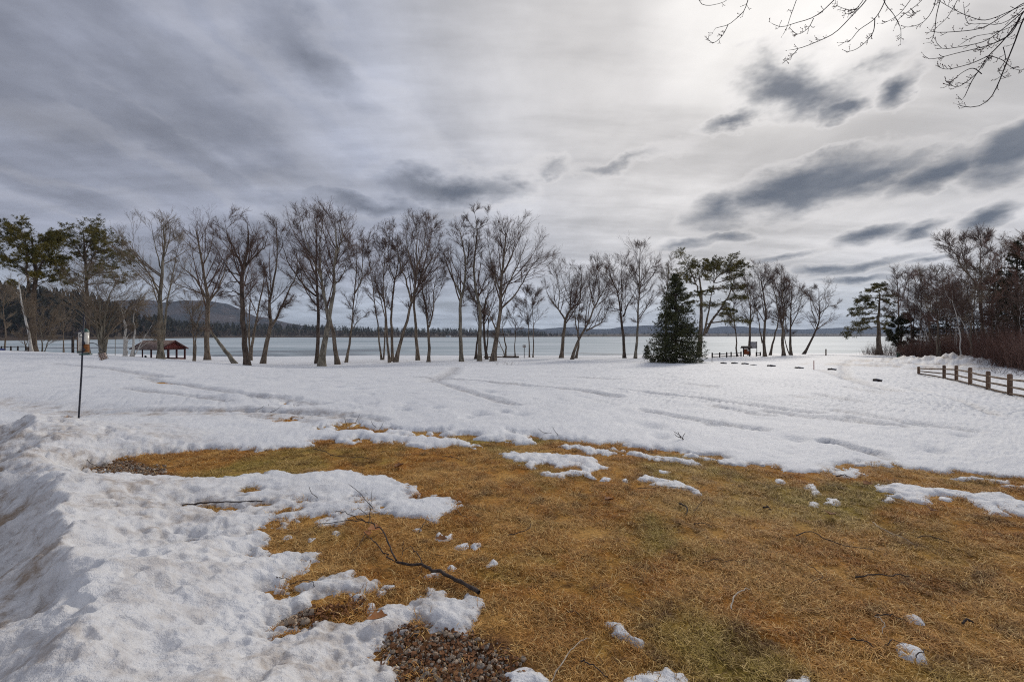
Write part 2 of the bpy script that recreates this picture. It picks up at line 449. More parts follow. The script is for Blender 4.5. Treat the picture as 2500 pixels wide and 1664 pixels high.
def blade_mat():
    m, n, b = new_mat('dead_grass_blade')
    p = nd(n, 'ShaderNodeNewGeometry').outputs['Position']
    c = lawn_colour(n, p)
    k = nd(n, 'ShaderNodeAttribute', attribute_name='tone').outputs['Fac']
    c = mixc(n, mapr(n, k, 0.0, 0.6, 0.85, 0.0, False), c, (0.075, 0.028, 0.008))  # darker blades, deepened so the colour holds shadow between them
    c = mixc(n, mapr(n, k, 0.70, 1.0, 0.0, 0.85, False), c, (0.86, 0.62, 0.27))
    n.links.new(c, b.inputs['Base Color'])
    b.inputs['Roughness'].default_value = 0.7; b.inputs['Specular IOR Level'].default_value = 0.2
    return m
MAT['blade'] = blade_mat()
def snow_mat():
    m, n, b = new_mat('old_snow')
    p = nd(n, 'ShaderNodeNewGeometry').outputs['Position']
    dirt_shade = nd(n, 'ShaderNodeAttribute', attribute_name='dirt_shade').outputs['Fac']
    icy = nd(n, 'ShaderNodeAttribute', attribute_name='icy').outputs['Fac']  # icy tone, also carrying painted shade on the bank's left face
    f1 = noise(n, p, 1.3, 5, 0.6)
    c = mixc(n, mapr(n, f1, 0.3, 0.7), (0.69, 0.70, 0.725), (0.77, 0.775, 0.785))
    f2 = noise(n, p, 9.0, 6, 0.68, 0.4)
    c = mixc(n, mth(n, 'MULTIPLY', icy, mapr(n, f2, 0.30, 0.66)), c, (0.36, 0.385, 0.43))
    f4 = noise(n, vmt(n, 'ADD', p, (4.1, 8.3, 0)), 2.6, 6, 0.66, 0.5)
    stain = mth(n, 'MULTIPLY', dirt_shade, mapr(n, mth(n, 'ADD', mth(n, 'MULTIPLY', f2, 0.45), mth(n, 'MULTIPLY', f4, 0.55)), 0.44, 0.64))
    c = mixc(n, mth(n, 'MULTIPLY', dirt_shade, 0.45), c, (0.60, 0.55, 0.50))
    c = mixc(n, stain, c, (0.27, 0.195, 0.13))
    f3 = noise(n, p, 55.0, 4, 0.7, 0.6)
    sp = mth(n, 'MULTIPLY', mth(n, 'ADD', mth(n, 'MULTIPLY', dirt_shade, 0.9), 0.05), mapr(n, f3, 0.62, 0.74))
    c = mixc(n, sp, c, (0.11, 0.075, 0.05))
    n.links.new(c, b.inputs['Base Color'])
    h1 = noise(n, p, 22.0, 5, 0.65)
    h2 = noise(n, p, 95.0, 3, 0.6)
    h = mth(n, 'ADD', h1, mth(n, 'MULTIPLY', h2, 0.55))
    bp = nd(n, 'ShaderNodeBump', {'Strength': 0.75, 'Distance': 0.018, 'Height': h})
    n.links.new(bp.outputs[0], b.inputs['Normal'])
    b.inputs['Roughness'].default_value = 0.62; b.inputs['Specular IOR Level'].default_value = 0.35
    return m
MAT['snow'] = snow_mat()
def ice_mat():
    m, n, b = new_mat('lake_ice')
    p = nd(n, 'ShaderNodeNewGeometry').outputs['Position']
    wet = nd(n, 'ShaderNodeAttribute', attribute_name='wet').outputs['Fac']
    f1 = noise(n, vmt(n, 'MULTIPLY', p, (0.006, 0.022, 1)), 1.0, 6, 0.6, 0.5)
    f2 = noise(n, vmt(n, 'MULTIPLY', p, (0.03, 0.12, 1)), 1.0, 5, 0.6, 0.5)
    c = mixc(n, mapr(n, f1, 0.36, 0.60), (0.25, 0.31, 0.345), (0.42, 0.475, 0.51))
    c = mixc(n, mapr(n, f2, 0.56, 0.66, 0.0, 0.65), c, (0.66, 0.69, 0.72))
    c = mixc(n, wet, c, (0.075, 0.085, 0.095))
    n.links.new(c, b.inputs['Base Color'])
    n.links.new(mth(n, 'SUBTRACT', 0.6, mth(n, 'MULTIPLY', wet, 0.3)), b.inputs['Roughness'])
    b.inputs['Specular IOR Level'].default_value = 0.3
    return m
MAT['ice'] = ice_mat()
MAT['far_land'] = mat2('far_land', (0.045, 0.030, 0.022), (0.08, 0.06, 0.045), 0.02, 0.95)
def hill_mat(name, a, b_, snow, sc):
    m, n, b = new_mat(name)
    p = nd(n, 'ShaderNodeNewGeometry').outputs['Position']
    f = noise(n, p, sc, 6, 0.65, 0.4)
    c = mixc(n, mapr(n, f, 0.38, 0.62), a, b_)
    f2 = noise(n, vmt(n, 'ADD', p, (331, 77, 9)), sc * 1.8, 6, 0.7, 0.6)
    c = mixc(n, mapr(n, f2, 0.62, 0.70, 0.0, snow), c, (0.45, 0.46, 0.50))
    n.links.new(c, b.inputs['Base Color'])
    b.inputs['Roughness'].default_value = 1.0; b.inputs['Specular IOR Level'].default_value = 0.0
    return m
MAT['mountain'] = hill_mat('wooded_mountain', (0.022, 0.022, 0.026), (0.075, 0.056, 0.052), 0.35, 0.006)
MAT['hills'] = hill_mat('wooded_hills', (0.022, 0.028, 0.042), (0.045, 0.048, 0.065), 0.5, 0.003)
MAT['far_conifer'] = mat2('far_conifers', (0.020, 0.021, 0.011), (0.062, 0.055, 0.028), 0.03, 0.9)
MAT['far_brush'] = mat2('far_bare_trees', (0.060, 0.038, 0.030), (0.12, 0.085, 0.066), 0.03, 0.9)

# ------------------------------------------------------------------ terrain (height relative to the eye, interpolated from surveyed points)
CT = []
for p_ in (-900, 0, 600, 1250, 1900, 2500, 3300):
    for d_ in (1.2, 3.0, 5.0):
        CT.append((p_, d_, -1.6))
for p_, rows in {
    -700: ((8,-1.62),(12,-1.6),(20,-1.35),(30,-1.05),(45,-1.5),(70,-2.8),(95,-3.75),(140,-5.2)),
    0: ((8.2,-1.62),(9.6,-1.72),(12,-1.62),(20,-1.36),(30,-1.16),(38,-1.36),(50,-1.97),(70,-2.8),(95,-3.75),(140,-5.2)),
    200: ((8.4,-1.61),(9.8,-1.71),(12,-1.63),(20,-1.5),(31,-1.38),(40,-1.66),(50,-2.0),(70,-2.9),(95,-3.75),(140,-5.2)),
    450: ((8,-1.6),(12,-1.62),(20,-1.66),(28,-1.74),(36,-2.06),(48,-2.75),(60,-3.2),(85,-3.75),(140,-5.2)),
    650: ((8,-1.6),(12,-1.63),(20,-1.75),(30,-2.15),(36,-2.55),(42,-2.80),(60,-3.25),(82,-3.72),(140,-5.2)),
    950: ((8,-1.6),(12,-1.63),(20,-1.82),(30,-2.18),(36,-2.50),(43,-2.74),(60,-3.15),(80,-3.62),(140,-5.2)),
    1250: ((8,-1.6),(11.4,-1.64),(16,-1.75),(24,-1.97),(32,-2.22),(37,-2.50),(43,-2.66),(60,-3.05),(76,-3.42),(90,-3.9),(140,-5.2)),
    1600: ((8,-1.6),(12,-1.66),(20,-1.86),(30,-2.16),(40,-2.42),(50,-2.68),(60,-2.95),(75,-3.35),(92,-3.85),(140,-5.2)),
    1900: ((8,-1.61),(12,-1.67),(20,-1.92),(34,-2.30),(45,-2.5),(60,-2.75),(75,-3.12),(97,-3.78),(140,-5.2)),
    2150: ((8,-1.61),(12,-1.71),(20,-2.1),(34,-2.33),(45,-2.42),(60,-2.66),(80,-3.15),(105,-3.8),(140,-5.2)),
    2303: ((7,-1.62),(10,-1.70),(15,-1.98),(26,-2.50),(33,-2.40),(45,-2.45),(60,-2.5),(90,-2.55),(140,-2.7)),
    2465: ((7,-1.63),(11,-1.88),(17,-2.28),(22,-2.42),(30,-2.28),(45,-2.3),(90,-2.3),(140,-2.4)),
    3300: ((8,-1.66),(12,-1.95),(20,-2.35),(40,-2.25),(90,-2.2),(140,-2.3)),
}.items():
    for d_, z_ in rows: CT.append((p_, d_, z_))
CT = np.array(CT)
_cp = np.stack([(CT[:, 0] - HX) / F * 1.4, np.log(CT[:, 1])], 1)
def _tps(r2): return np.where(r2 > 1e-12, r2 * np.log(np.maximum(r2, 1e-12)), 0.0)
_n = len(_cp)
_A = np.zeros((_n + 3, _n + 3))
_A[:_n, :_n] = _tps(((_cp[:, None] - _cp[None]) ** 2).sum(2)) + np.eye(_n) * 0.004
_A[:_n, _n:] = np.c_[np.ones(_n), _cp]; _A[_n:, :_n] = _A[:_n, _n:].T
_w = np.linalg.solve(_A, np.r_[CT[:, 2], 0, 0, 0])
def terrain(x, y):
    """world height of the bare ground at (x, y)"""
    x = np.asarray(x, float); y = np.asarray(y, float); sh = x.shape
    yy = np.clip(y.ravel(), 0.9, 150)
    q0 = np.clip(x.ravel() / yy, -2.2, 2.2) * 1.4; q1 = np.log(yy)
    z = np.full(len(q0), _w[_n]) + _w[_n + 1] * q0 + _w[_n + 2] * q1
    for i in range(_n):
        z += _w[i] * _tps((q0 - _cp[i, 0]) ** 2 + (q1 - _cp[i, 1]) ** 2)
    return (z + EYE).reshape(sh)
_DS = np.exp(np.linspace(math.log(1.0), math.log(130.0), 260))
def hit(px, py):
    """where the line of sight through a photograph pixel meets the ground"""
    u = (px - HX) / F; k = (HY - py) / F
    g = terrain(u * _DS, _DS); r = EYE + k * _DS
    i = np.argmax(r <= g)
    if not (r <= g).any(): i = len(_DS) - 1
    d = _DS[i]
    if i > 0:
        a = r[i - 1] - g[i - 1]; b = g[i] - r[i]
        d = _DS[i - 1] + (_DS[i] - _DS[i - 1]) * a / max(a + b, 1e-9)
    return np.array([u * d, d, float(terrain(np.array([u * d]), np.array([d]))[0])])
def at(px, py, d):
    return np.array([(px - HX) / F * d, d, EYE + (HY - py) / F * d])
_uc = np.linspace(-1.15, 1.35, 64)
def hits(pts): return np.array([hit(*p)[:2] for p in pts])
LAKE_Z = EYE - 3.6

# ------------------------------------------------------------------ the edge of the thawed lawn, followed from one end to the other
LAWN = [(200,1147),(237,1137),(278,1121),(319,1114),(346,1109),(410,1104),(501,1098),(578,1098),(673,1094),(676,1088),(730,1089),(734,1084),(768,1083),
 (770,1075),(799,1071),(837,1076),(890,1077),(955,1079),(1020,1086),(1077,1091),(1127,1094),(1163,1091),(1142,1081),(1108,1071),(1039,1064),(963,1059),
 (917,1056),(867,1054),(844,1052),(830,1046),(799,1037),(867,1036),(905,1042),(944,1050),(982,1056),(1020,1055),(1058,1056),(1093,1062),(1173,1068),(1219,1076),(1280,1081),
 (1314,1076),(1287,1068),(1249,1058),(1272,1060),(1326,1068),(1364,1071),(1402,1077),(1440,1081),(1500,1086),(1564,1092),(1627,1096),(1678,1104),(1755,1115),
 (1763,1124),(1797,1130),(1840,1136),(1916,1144),(1912,1149),(1967,1155),(2052,1155),(2111,1150),(2064,1143),(2018,1142),(2009,1136),(2094,1136),(2162,1135),
 (2166,1128),(2179,1135),(2221,1143),(2285,1151),(2349,1155),(2434,1161),(2500,1165),(2900,1200),(3600,1420),(4200,2100),(2500,2500),(1180,2400),
 (1000,1760),(993,1664),(990,1638),(970,1630),(921,1630),(901,1622),(928,1599),(938,1573),(931,1563),(970,1543),(957,1530),(970,1517),(1006,1514),(1039,1533),
 (1085,1537),(1141,1537),(1157,1517),(1160,1484),(1177,1481),(1157,1465),(1115,1455),(1085,1445),(1033,1456),(1003,1468),(967,1465),(941,1470),(915,1452),(908,1435),
 (905,1417),(856,1419),(843,1402),(826,1393),(797,1399),(741,1419),(700,1430),(692,1409),(721,1389),(761,1376),(764,1360),(793,1340),(787,1334),(747,1345),
 (698,1350),(666,1356),(679,1340),(679,1317),(646,1312),(620,1311),(623,1301),(626,1288),(649,1293),(688,1291),(666,1281),(692,1275),(725,1261),(761,1257),
 (790,1255),(797,1265),(829,1261),(856,1252),(915,1255),(944,1263),(954,1258),(1000,1260),(1042,1263),(1075,1255),(1101,1245),(1131,1235),(1111,1225),(1092,1214),
 (1062,1209),(1026,1211),(983,1207),(1000,1201),(987,1183),(974,1180),(987,1173),(947,1161),(905,1158),(829,1155),(777,1153),(744,1155),(688,1150),(653,1150),(633,1159),
 (600,1161),(546,1164),(455,1166),(364,1168),(291,1173),(246,1166)]
HOLES = [  # bare openings melted into the snow
 [(448,1237),(500,1230),(580,1232),(656,1227),(640,1238),(560,1246),(500,1246)], [(569,1203),(606,1192),(647,1196),(610,1206)],
 [(655,1536),(695,1504),(744,1488),(755,1476),(800,1466),(885,1458),(911,1491),(885,1506),(843,1520),(803,1514),(757,1527),(731,1524),(688,1550)],
 [(660,1445),(668,1425),(700,1432),(742,1436),(752,1448),(720,1456),(690,1455)],
 [(650,1255),(700,1238),(735,1236),(700,1250)], [(735,1218),(760,1214),(775,1220),(750,1224)], [(897,1238),(920,1236),(928,1243),(905,1247)], [(860,1210),(890,1213),(898,1219),(870,1220)],
 [(460,1316),(490,1311),(520,1313),(495,1321)], [(676,983),(700,982),(752,992),(730,994)], [(661,1023),(690,1022),(731,1029),(700,1030)], [(757,1041),(775,1040),(790,1048),(770,1050)],
 [(150,1018),(185,1012),(188,1020),(165,1024)], [(374,932),(400,933),(442,940),(410,941)], [(612,1358),(626,1355),(632,1362),(618,1364)],
]
PATCH = [  # polygon, thickness, label
 ([(1217,1110),(1249,1101),(1284,1108),(1326,1105),(1394,1110),(1456,1119),(1463,1129),(1492,1144),(1456,1144),(1440,1148),(1448,1165),(1402,1159),(1375,1167),(1356,1160),(1326,1156),(1314,1148),(1337,1150),(1356,1155),(1387,1155),(1417,1144),(1414,1133),(1372,1135),(1364,1138),(1356,1133),(1322,1131),(1287,1139),(1274,1134),(1280,1125),(1245,1119)], .05, 'hook-shaped snow patch alone in the middle of the brown lawn'),
 ([(1352,1087),(1402,1085),(1460,1094),(1510,1107),(1490,1107),(1420,1098),(1365,1092)], .05, 'long thin strip of snow just behind the hook-shaped patch'),
 ([(1488,1094),(1503,1090),(1517,1098),(1492,1099)], .05, 'small snow lump beside the end of a long thin strip'),
 ([(1526,1107),(1545,1101),(1570,1106),(1590,1114),(1650,1118),(1714,1131),(1690,1132),(1630,1125),(1580,1118)], .05, 'narrow tapering strip of snow near the lawn edge, lower of two'),
 ([(1663,1111),(1690,1105),(1720,1115),(1746,1124),(1725,1125),(1690,1118)], .05, 'short rounded strip of snow close under the main snow edge'),
 ([(1554,1166),(1590,1160),(1610,1165),(1640,1174),(1660,1173),(1690,1185),(1712,1197),(1690,1198),(1665,1188),(1645,1192),(1620,1190),(1592,1186),(1610,1180),(1600,1172),(1575,1172)], .04, 'small lacy snow patch with gaps, right of the hook-shaped one'),
 ([(2142,1183),(2196,1185),(2250,1190),(2286,1194),(2322,1197),(2340,1200),(2430,1204),(2469,1212),(2500,1226),(2570,1245),(2570,1275),(2500,1262),(2448,1246),(2422,1235),(2462,1258),(2412,1253),(2376,1233),(2354,1219),(2332,1212),(2296,1206),(2268,1208),(2271,1215),(2271,1226),(2232,1224),(2221,1217),(2178,1210),(2160,1208),(2192,1204),(2160,1195)], .055, 'broad ragged snow patch at the right edge of the lawn'),
 ([(2338,1168),(2380,1166),(2455,1171),(2440,1176),(2370,1173)], .04, 'thin straight snow strip above the broad ragged patch'),
 ([(2451,1186),(2500,1185),(2545,1190),(2500,1195)], .04, 'small flat snow remnant at the far right frame edge'),
 ([(1230,1690),(1225,1652),(1250,1640),(1280,1636),(1310,1648),(1335,1660),(1345,1690)], .06, 'grainy snow mound at the bottom edge beside the gravel'),
 ([(1520,1690),(1530,1655),(1555,1648),(1590,1640),(1615,1632),(1640,1645),(1665,1655),(1690,1690)], .035, 'thin grey snow remnant at the bottom middle of the lawn'),
 ([(1910,1690),(1918,1660),(1945,1652),(1970,1660),(1985,1690)], .04, 'small snow remnant cut by the bottom edge'),
 ([(2207,1575),(2221,1570),(2236,1577),(2245,1598),(2235,1610),(2215,1606),(2210,1590)], .045, 'bright double lump of snow with a stick, lower right'),
 ([(1488,1522),(1515,1525),(1540,1535),(1563,1552),(1540,1554),(1505,1538)], .008, 'half-melted icy film on the grass near the bottom'),
 ([(1054,1308),(1070,1306),(1085,1311),(1098,1302),(1108,1300),(1104,1312),(1085,1318),(1060,1319)], .03, 'forked snow scrap on grass past the fallen branch'),
 ([(1112,1331),(1126,1326),(1138,1318),(1143,1325),(1130,1334),(1115,1335)], .025, 'small snow scrap to the right of the forked scrap'),
 ([(762,1276),(785,1266),(808,1268),(826,1262),(822,1274),(800,1278),(775,1284)], .03, 'snow scrap under the thin end of the fallen branch'),
]
CLUMPS = [(1904,1171,9,4),(1974,1187,14,6),(1987,1202,11,5),(2030,1222,15,7),(1989,1230,9,6),(2314,1217,13,4),(2162,1216,16,4),(1166,1326,8,5),(1197,1373,8,4),(1164,1327,7,4),
 (820,1301,11,6),(698,1311,14,4),(947,1432,10,6),(1075,1394,9,5),(1105,1386,8,5),(1197,1375,7,4),(1060,1400,14,4),(1475,1169,8,4),(1524,1170,6,3),(1618,1150,12,3),(930,1445,9,6),(2235,1505,16,5),(760,1312,6,3),(1018,1292,5,3)]
lawn_xy = hits([p for p in LAWN[:72]])
lawn_xy = np.vstack([lawn_xy, [(14, 3.6), (9, 0.4), (2.5, -1.5), (-.15, .8), (-.33, 1.62)], hits(LAWN[80:])])
hole_xy = [hits(h) for h in HOLES]
patch_xy = [hits(p[0]) for p in PATCH]
CREST = np.array([(.25, .0), (-1.16, 1.45), (-2.36, 2.5), (-4.32, 4.3), (-7.6, 7.2)])     # ridge of the ploughed bank on the left
# ruts and grooves in the snow field: photograph pixels, width m, depth m
G6 = lambda x, y: (1500 + x / 2.356, 850 + y / 2.356)
G5 = lambda x, y: (600 + x / 2.618, 850 + y / 2.618)
GROOVE = [([G6(150,265),G6(330,290),G6(560,312),G6(800,348),G6(1000,380),G6(1150,396)],.30,.085),([G6(560,345),G6(780,392),G6(890,410)],.22,.05),([G6(1380,430),G6(1500,450),G6(1650,470)],.25,.06),
 ([G6(1350,235),G6(1430,252),G6(1540,276)],.4,.07),([G6(1180,280),G6(1300,306),G6(1420,325)],.3,.06),([G6(1680,238),G6(1740,250),G6(1790,266)],.4,.07),([G6(1900,290),G6(2050,335),G6(2200,410)],.25,.05),
 ([G6(1020,285),G6(1090,302)],.3,.05),([G6(1240,560),G6(1330,580),G6(1390,598),G6(1500,615),G6(1560,640)],.16,.07),([G6(420,215),G6(560,232)],.4,.05),([G6(100,255),G6(0,245)],.3,.05),
 ([G5(1280,205),G5(1600,235),G5(1900,262),G5(2150,285),G5(2356,325)],.35,.06),([G5(1080,195),G5(1350,215),G5(1750,240)],.35,.05),([G5(1880,190),G5(2150,195),G5(2356,205)],.5,.05),
 ([G5(1250,235),G5(1380,285),G5(1600,350),G5(1750,385)],.28,.05),([G5(0,315),G5(180,325),G5(330,350),G5(480,375)],.28,.07),([G5(0,408),G5(300,420),G5(560,440),G5(750,455),G5(880,480)],.2,.06),
 ([G5(0,440),G5(200,452),G5(420,480)],.2,.05),([G5(1340,130),G5(1310,165),G5(1250,195),G5(1170,230)],.6,.06),([(150,1012),(300,1008),(450,1006),(640,1007),(830,1014)],.22,.06),([(350,925),(450,945),(560,962),(650,978)],.35,.06),
 ([(130,890),(280,905),(400,925)],.5,.06),([(300,955),(420,968),(560,985)],.3,.05),([(1880,1015),(2000,1030),(2140,1046)],.25,.05),([(2040,1010),(2200,1035),(2380,1060)],.22,.04),([(1560,1010),(1700,1035),(1860,1060)],.2,.05),([(2000,905),(2090,930),(2180,960)],.6,.05),([(2080,880),(2060,900),(2070,930)],.5,.05)]
PITS = [G5(400,260),G5(590,263),G5(720,275),G5(790,312),G5(1035,370),G5(1550,298),G5(1635,318),G5(1210,395),G5(1490,440),G5(1650,425),G5(1755,442),G5(1010,408),G5(1415,465),G5(970,248),G5(780,370),G6(1210,560),G6(1040,540),G6(200,462),G6(270,525),G6(560,458),
 G6(1730,455),G6(2010,520),G6(1850,605),G6(640,360),G6(1900,360),G6(1540,245),(480,1228),(700,1092)]
groove_xy = [(hits(g[0]), g[1], g[2]) for g in GROOVE]
pit_xy = hits(PITS)
mound_c = [(hit(2280, 893)[:2], 5.5, 2.0, .45), (hit(2170, 898)[:2], 5.0, 1.6, .25), (hit(2420, 905)[:2] + np.array((2.2, 3.5)), 6.5, 2.0, .45), (hit(2390, 890)[:2] + np.array((1.5, 1.0)), 2.4, 1.2, .3)]
def bank(p):
    """height added by the ploughed bank"""
    best = np.full(len(p), 1e9); sgn = np.zeros(len(p))
    for i in range(len(CREST) - 1):
        a, b = CREST[i], CREST[i + 1]
        dd, t = seg_dist(p, a, b)
        cr = (b[0] - a[0]) * (p[:, 1] - a[1]) - (b[1] - a[1]) * (p[:, 0] - a[0])
        m = dd < best
        best = np.where(m, dd, best); sgn = np.where(m, np.sign(cr), sgn)
    s = best * np.where(sgn > 0, -1, 1)        # + on the lawn side
    s = s + 0.25 * fbm(p[:, 0] * .9, p[:, 1] * .9, 3, 5)
    right = 0.27 * np.exp(-np.clip(s, 0, 9) / 1.0 * (1 + np.clip(s, 0, 9) * .35))
    left = 0.27 - 0.42 * (1 - np.exp(-(np.clip(-s, 0, 9) / .42) ** 1.5))
    h = np.where(s > 0, right, left)
    fade = 1 - sst(6.6, 8.6, p[:, 1])
    return h * fade, s, fade
def snow_fields(p):
    d = np.maximum(p[:, 1], 1.0)
    w1 = fbm(p[:, 0] * 2.2, p[:, 1] * 2.2, 4, 3); w2 = fbm(p[:, 0] * 2.2 + 31, p[:, 1] * 2.2 + 7, 4, 9)
    w3 = fbm(p[:, 0] * 9, p[:, 1] * 9, 3, 21); w4 = fbm(p[:, 0] * 9 + 11, p[:, 1] * 9, 3, 23)
    near = 1 - sst(9, 16, d)
    amp = 0.016 * d * near
    q = p + np.stack([w1 * amp * 1.6 + w3 * (.012 + .007 * d * near), w2 * amp * 2.2 + w4 * (.015 + .009 * d * near)], 1)
    Sx = np.full(len(p), 5.0)
    m = (d < 20)
    Sx[m] = np.minimum(Sx[m], -sdf(q[m], lawn_xy))
    for h in hole_xy:
        c = h.mean(0); r = np.abs(h - c).max() + 1.2
        mm = (np.abs(p - c) < r).all(1)
        if mm.any(): Sx[mm] = np.minimum(Sx[mm], -sdf(q[mm], h))
    nn = (1 - sst(3.5, 8, d)) * (d > 1.2)
    Sx = Sx + nn * (fbm(p[:, 0] * 6.5, p[:, 1] * 6.5, 3, 131) * .060 + fbm(p[:, 0] * 17, p[:, 1] * 17, 2, 137) * .030 - .01) * sst(.9, .1, Sx)
    return Sx
def snow_height(p):
    Sx = snow_fields(p)
    x, y = p[:, 0], p[:, 1]; d = np.maximum(y, 1.0)
    bh, bs, bf = bank(p)
    leftm = sst(2.6, 0.3, bs) * bf * (x < 1)
    th = 0.012 + 0.024 * sst(4, 8, d) + 0.02 * fbm(x * .6, y * .6, 3, 61) * sst(3, 8, d)
    ew = 0.030 + 0.008 * d
    t = np.where(Sx > 0, th * (1 - np.exp(-Sx / ew)) + (.03 + .06 * leftm + .02 * sst(4, 9, d)) * (1 - np.exp(-np.maximum(Sx, 0) / .45)), Sx * 0.9)
    t = np.maximum(t, -0.12)
    cov = np.clip(1 - np.exp(-np.maximum(Sx, 0) / 0.35), 0, 1)
    near = 1 - sst(5, 12, d)
    # gentle swells, sun cups, wind and melt streaks
    a = 0.53; b_ = 0.85
    al = x * a - y * b_; ac = x * b_ + y * a
    rightm = sst(-4, 6, x) * sst(6, 11, d)
    st = fbm(al * .38, ac * 2.4, 4, 41, .6) * 0.016 * rightm + fbm(al * .9, ac * 5.5, 3, 45, .6) * 0.011 * rightm
    st += fbm(x * .28, y * 1.5, 4, 51, .55) * 0.022 * (1 - rightm) * sst(6, 10, d)
    cup = -np.abs(fbm(x * 3.4, y * 3.4, 4, 71)) * 0.030 + np.abs(fbm(x * 7.5, y * 7.5, 3, 75)) * 0.016
    cup = cup * (near * .8 + 0.05 * (1 - sst(12, 25, d))) * (1 - .45 * leftm)
    lump = (fbm(x * .9, y * .9, 3, 81) * 0.055 + fbm(x * 6.0, y * 6.0, 4, 85, .6) * 0.013 - np.maximum(fbm(x * 5.0, y * 5.0, 2, 87) - .25, 0) * .10) * leftm
    leftface = sst(0.1, -0.5, bs) * bf
    lump += fbm(ac * 1.2 + 3, al * 5.0, 4, 91) * 0.040 * leftface
    rg1 = 1 - np.abs(fbm(al * .25, ac * 1.9, 2, 141)); rg2 = 1 - np.abs(fbm(al * .45 + 7, ac * 3.6, 2, 147)); rightw = np.maximum(rightm, .45 * sst(6, 11, d))
    lines = (sst(.84, .96, rg1) * (fbm(x * .25 + 3, y * .25, 2, 151) > -.05) + .7 * sst(.84, .96, rg2) * (fbm(x * .3, y * .3, 2, 149) > -.1)) * rightw * sst(42, 24, d)
    st -= .022 * lines
    swell = fbm(x * .12, y * .12, 3, 95) * 0.05 * sst(9, 20, d)
    h = t + bh * cov + (st + cup + lump + swell) * cov
    dirt_shade = 0.72 * leftm * (0.5 + 0.5 * sst(-.1, .35, fbm(x * .8, y * .8, 3, 101))) + 0.85 * leftface  # left face: plough dirt plus its shade put into the colour
    dirt_shade += 0.30 * sst(.12, .0, Sx) * (Sx > 0)
    icy = 0.22 * rightm + 0.14 + .75 * leftface + .65 * lines + .55 * sst(.16, .0, Sx) * (1 - sst(5, 9, d))  # bank's left face greyed too, darkening its shaded side by colour
    for pts, wd, dp in groove_xy:
        c0 = pts.min(0) - 2; c1 = pts.max(0) + 2
        m = ((p > c0) & (p < c1)).all(1)
        if not m.any(): continue
        ww = wd * .55 * (1 + .35 * fbm(x[m] * 2, y[m] * 2, 2, 7))
        g = np.exp(-(line_dist(p[m], pts) / ww) ** 2)
        rim = np.exp(-((line_dist(p[m], pts) - ww * 1.8) / (ww * .7)) ** 2)
        h[m] += (-dp * 1.0 * g + dp * .3 * rim) * cov[m]
        icy[m] += .9 * g; dirt_shade[m] += .35 * g
    for k, c in enumerate(pit_xy):
        r = .12 + .05 * (k % 3)
        m = (np.abs(p - c) < 1.5).all(1)
        g = np.exp(-(((p[m] - c) ** 2).sum(1)) / r ** 2)
        h[m] -= .07 * g * cov[m]; icy[m] += .5 * g
    if True:   # dirty melt band behind the feeder
        bd = line_dist(p, hits([(0, 985), (150, 1008), (300, 1014), (450, 1012), (640, 1014), (830, 1022)])) if BAND is None else line_dist(p, BAND)
        g = np.exp(-(bd / .45) ** 2); dirt_shade += .75 * g * (.6 + fbm(x * 2, y * 5, 3, 13)); h -= .05 * g * cov
    for c, rx, ry, hh in mound_c:
        ca, sa = .86, -.5
        dx = (x - c[0]) * ca + (y - c[1]) * sa; dy = -(x - c[0]) * sa + (y - c[1]) * ca
        r2 = (dx / rx) ** 2 + (dy / ry) ** 2
        g = np.exp(-r2 * 1.2)
        h += hh * g * (1 + .5 * fbm(x * .9, y * .9, 4, 33))
        dirt_shade += 1.3 * np.exp(-((r2 - .8) / .6) ** 2) * sst(-.15, .15, fbm(x * .5, y * .9, 3, 37)) * (x < c[0] + 6)
    return h, np.clip(dirt_shade, 0, 1), np.clip(icy, 0, 1), Sx
BAND = hits([(0, 985), (150, 1008), (300, 1014), (450, 1012), (640, 1014), (830, 1022)])
def grid_quads(R, Cn):
    i = np.arange(R - 1)[:, None] * Cn + np.arange(Cn - 1)[None]
    i = i.ravel()
    return np.stack([i, i + 1, i + Cn + 1, i + Cn], 1)
def compact(V, Q, at_=None):
    used = np.zeros(len(V), bool); used[Q.ravel()] = True
    mp = np.cumsum(used) - 1
    return V[used], mp[Q], {k: v[used] for k, v in (at_ or {}).items()}

# gravel beds where the lawn meets the bank
gravel_xy = [hits([(860,1660),(915,1590),(950,1535),(1010,1525),(1060,1540),(1150,1536),(1215,1552),(1262,1590),(1290,1640),(1270,1700),(1000,1800),(880,1740)]),
             hits([(200,1147),(237,1137),(278,1122),(330,1122),(400,1140),(420,1165),(300,1173),(246,1166)]),
             hits([(655,1536),(695,1504),(744,1488),(760,1500),(740,1524),(688,1550)])]
# --- ground sheet
ug = np.concatenate([np.linspace(-2.2, -1.3, 12)[:-1], np.linspace(-1.3, 1.3, 150), np.linspace(1.3, 2.2, 12)[1:]])
dg = np.concatenate([[-40.0], np.exp(np.linspace(math.log(0.9), math.log(13), 130)), np.exp(np.linspace(math.log(13), math.log(150), 60))[1:]])
X = ug[None] * np.where(dg < 0, 40, dg)[:, None]; Y = np.repeat(dg[:, None], len(ug), 1)
Z = terrain(X, Y) - 0.012
Z += fbm(X * 3.1, Y * 3.1, 3, 2) * 0.012
P2 = np.stack([X.ravel(), Y.ravel()], 1)
_ring = np.zeros(len(P2), bool)
for (bx, by, rx, ry) in ((1650, 889, 3.6, 1.7), (1967, 868.5, 3.2, 1.5), (1885, 868, 2.0, 1.1)):
    c = hit(bx, by); _ring |= (((P2[:, 0] - c[0]) / rx) ** 2 + ((P2[:, 1] - c[1]) / ry) ** 2) < 1.6
Z -= (np.where(_ring, 0, .16 * sst(.25, .9, snow_fields(P2)))).reshape(Z.shape)      # the frozen soil lies lower under deep snow
gv = np.zeros(len(P2))
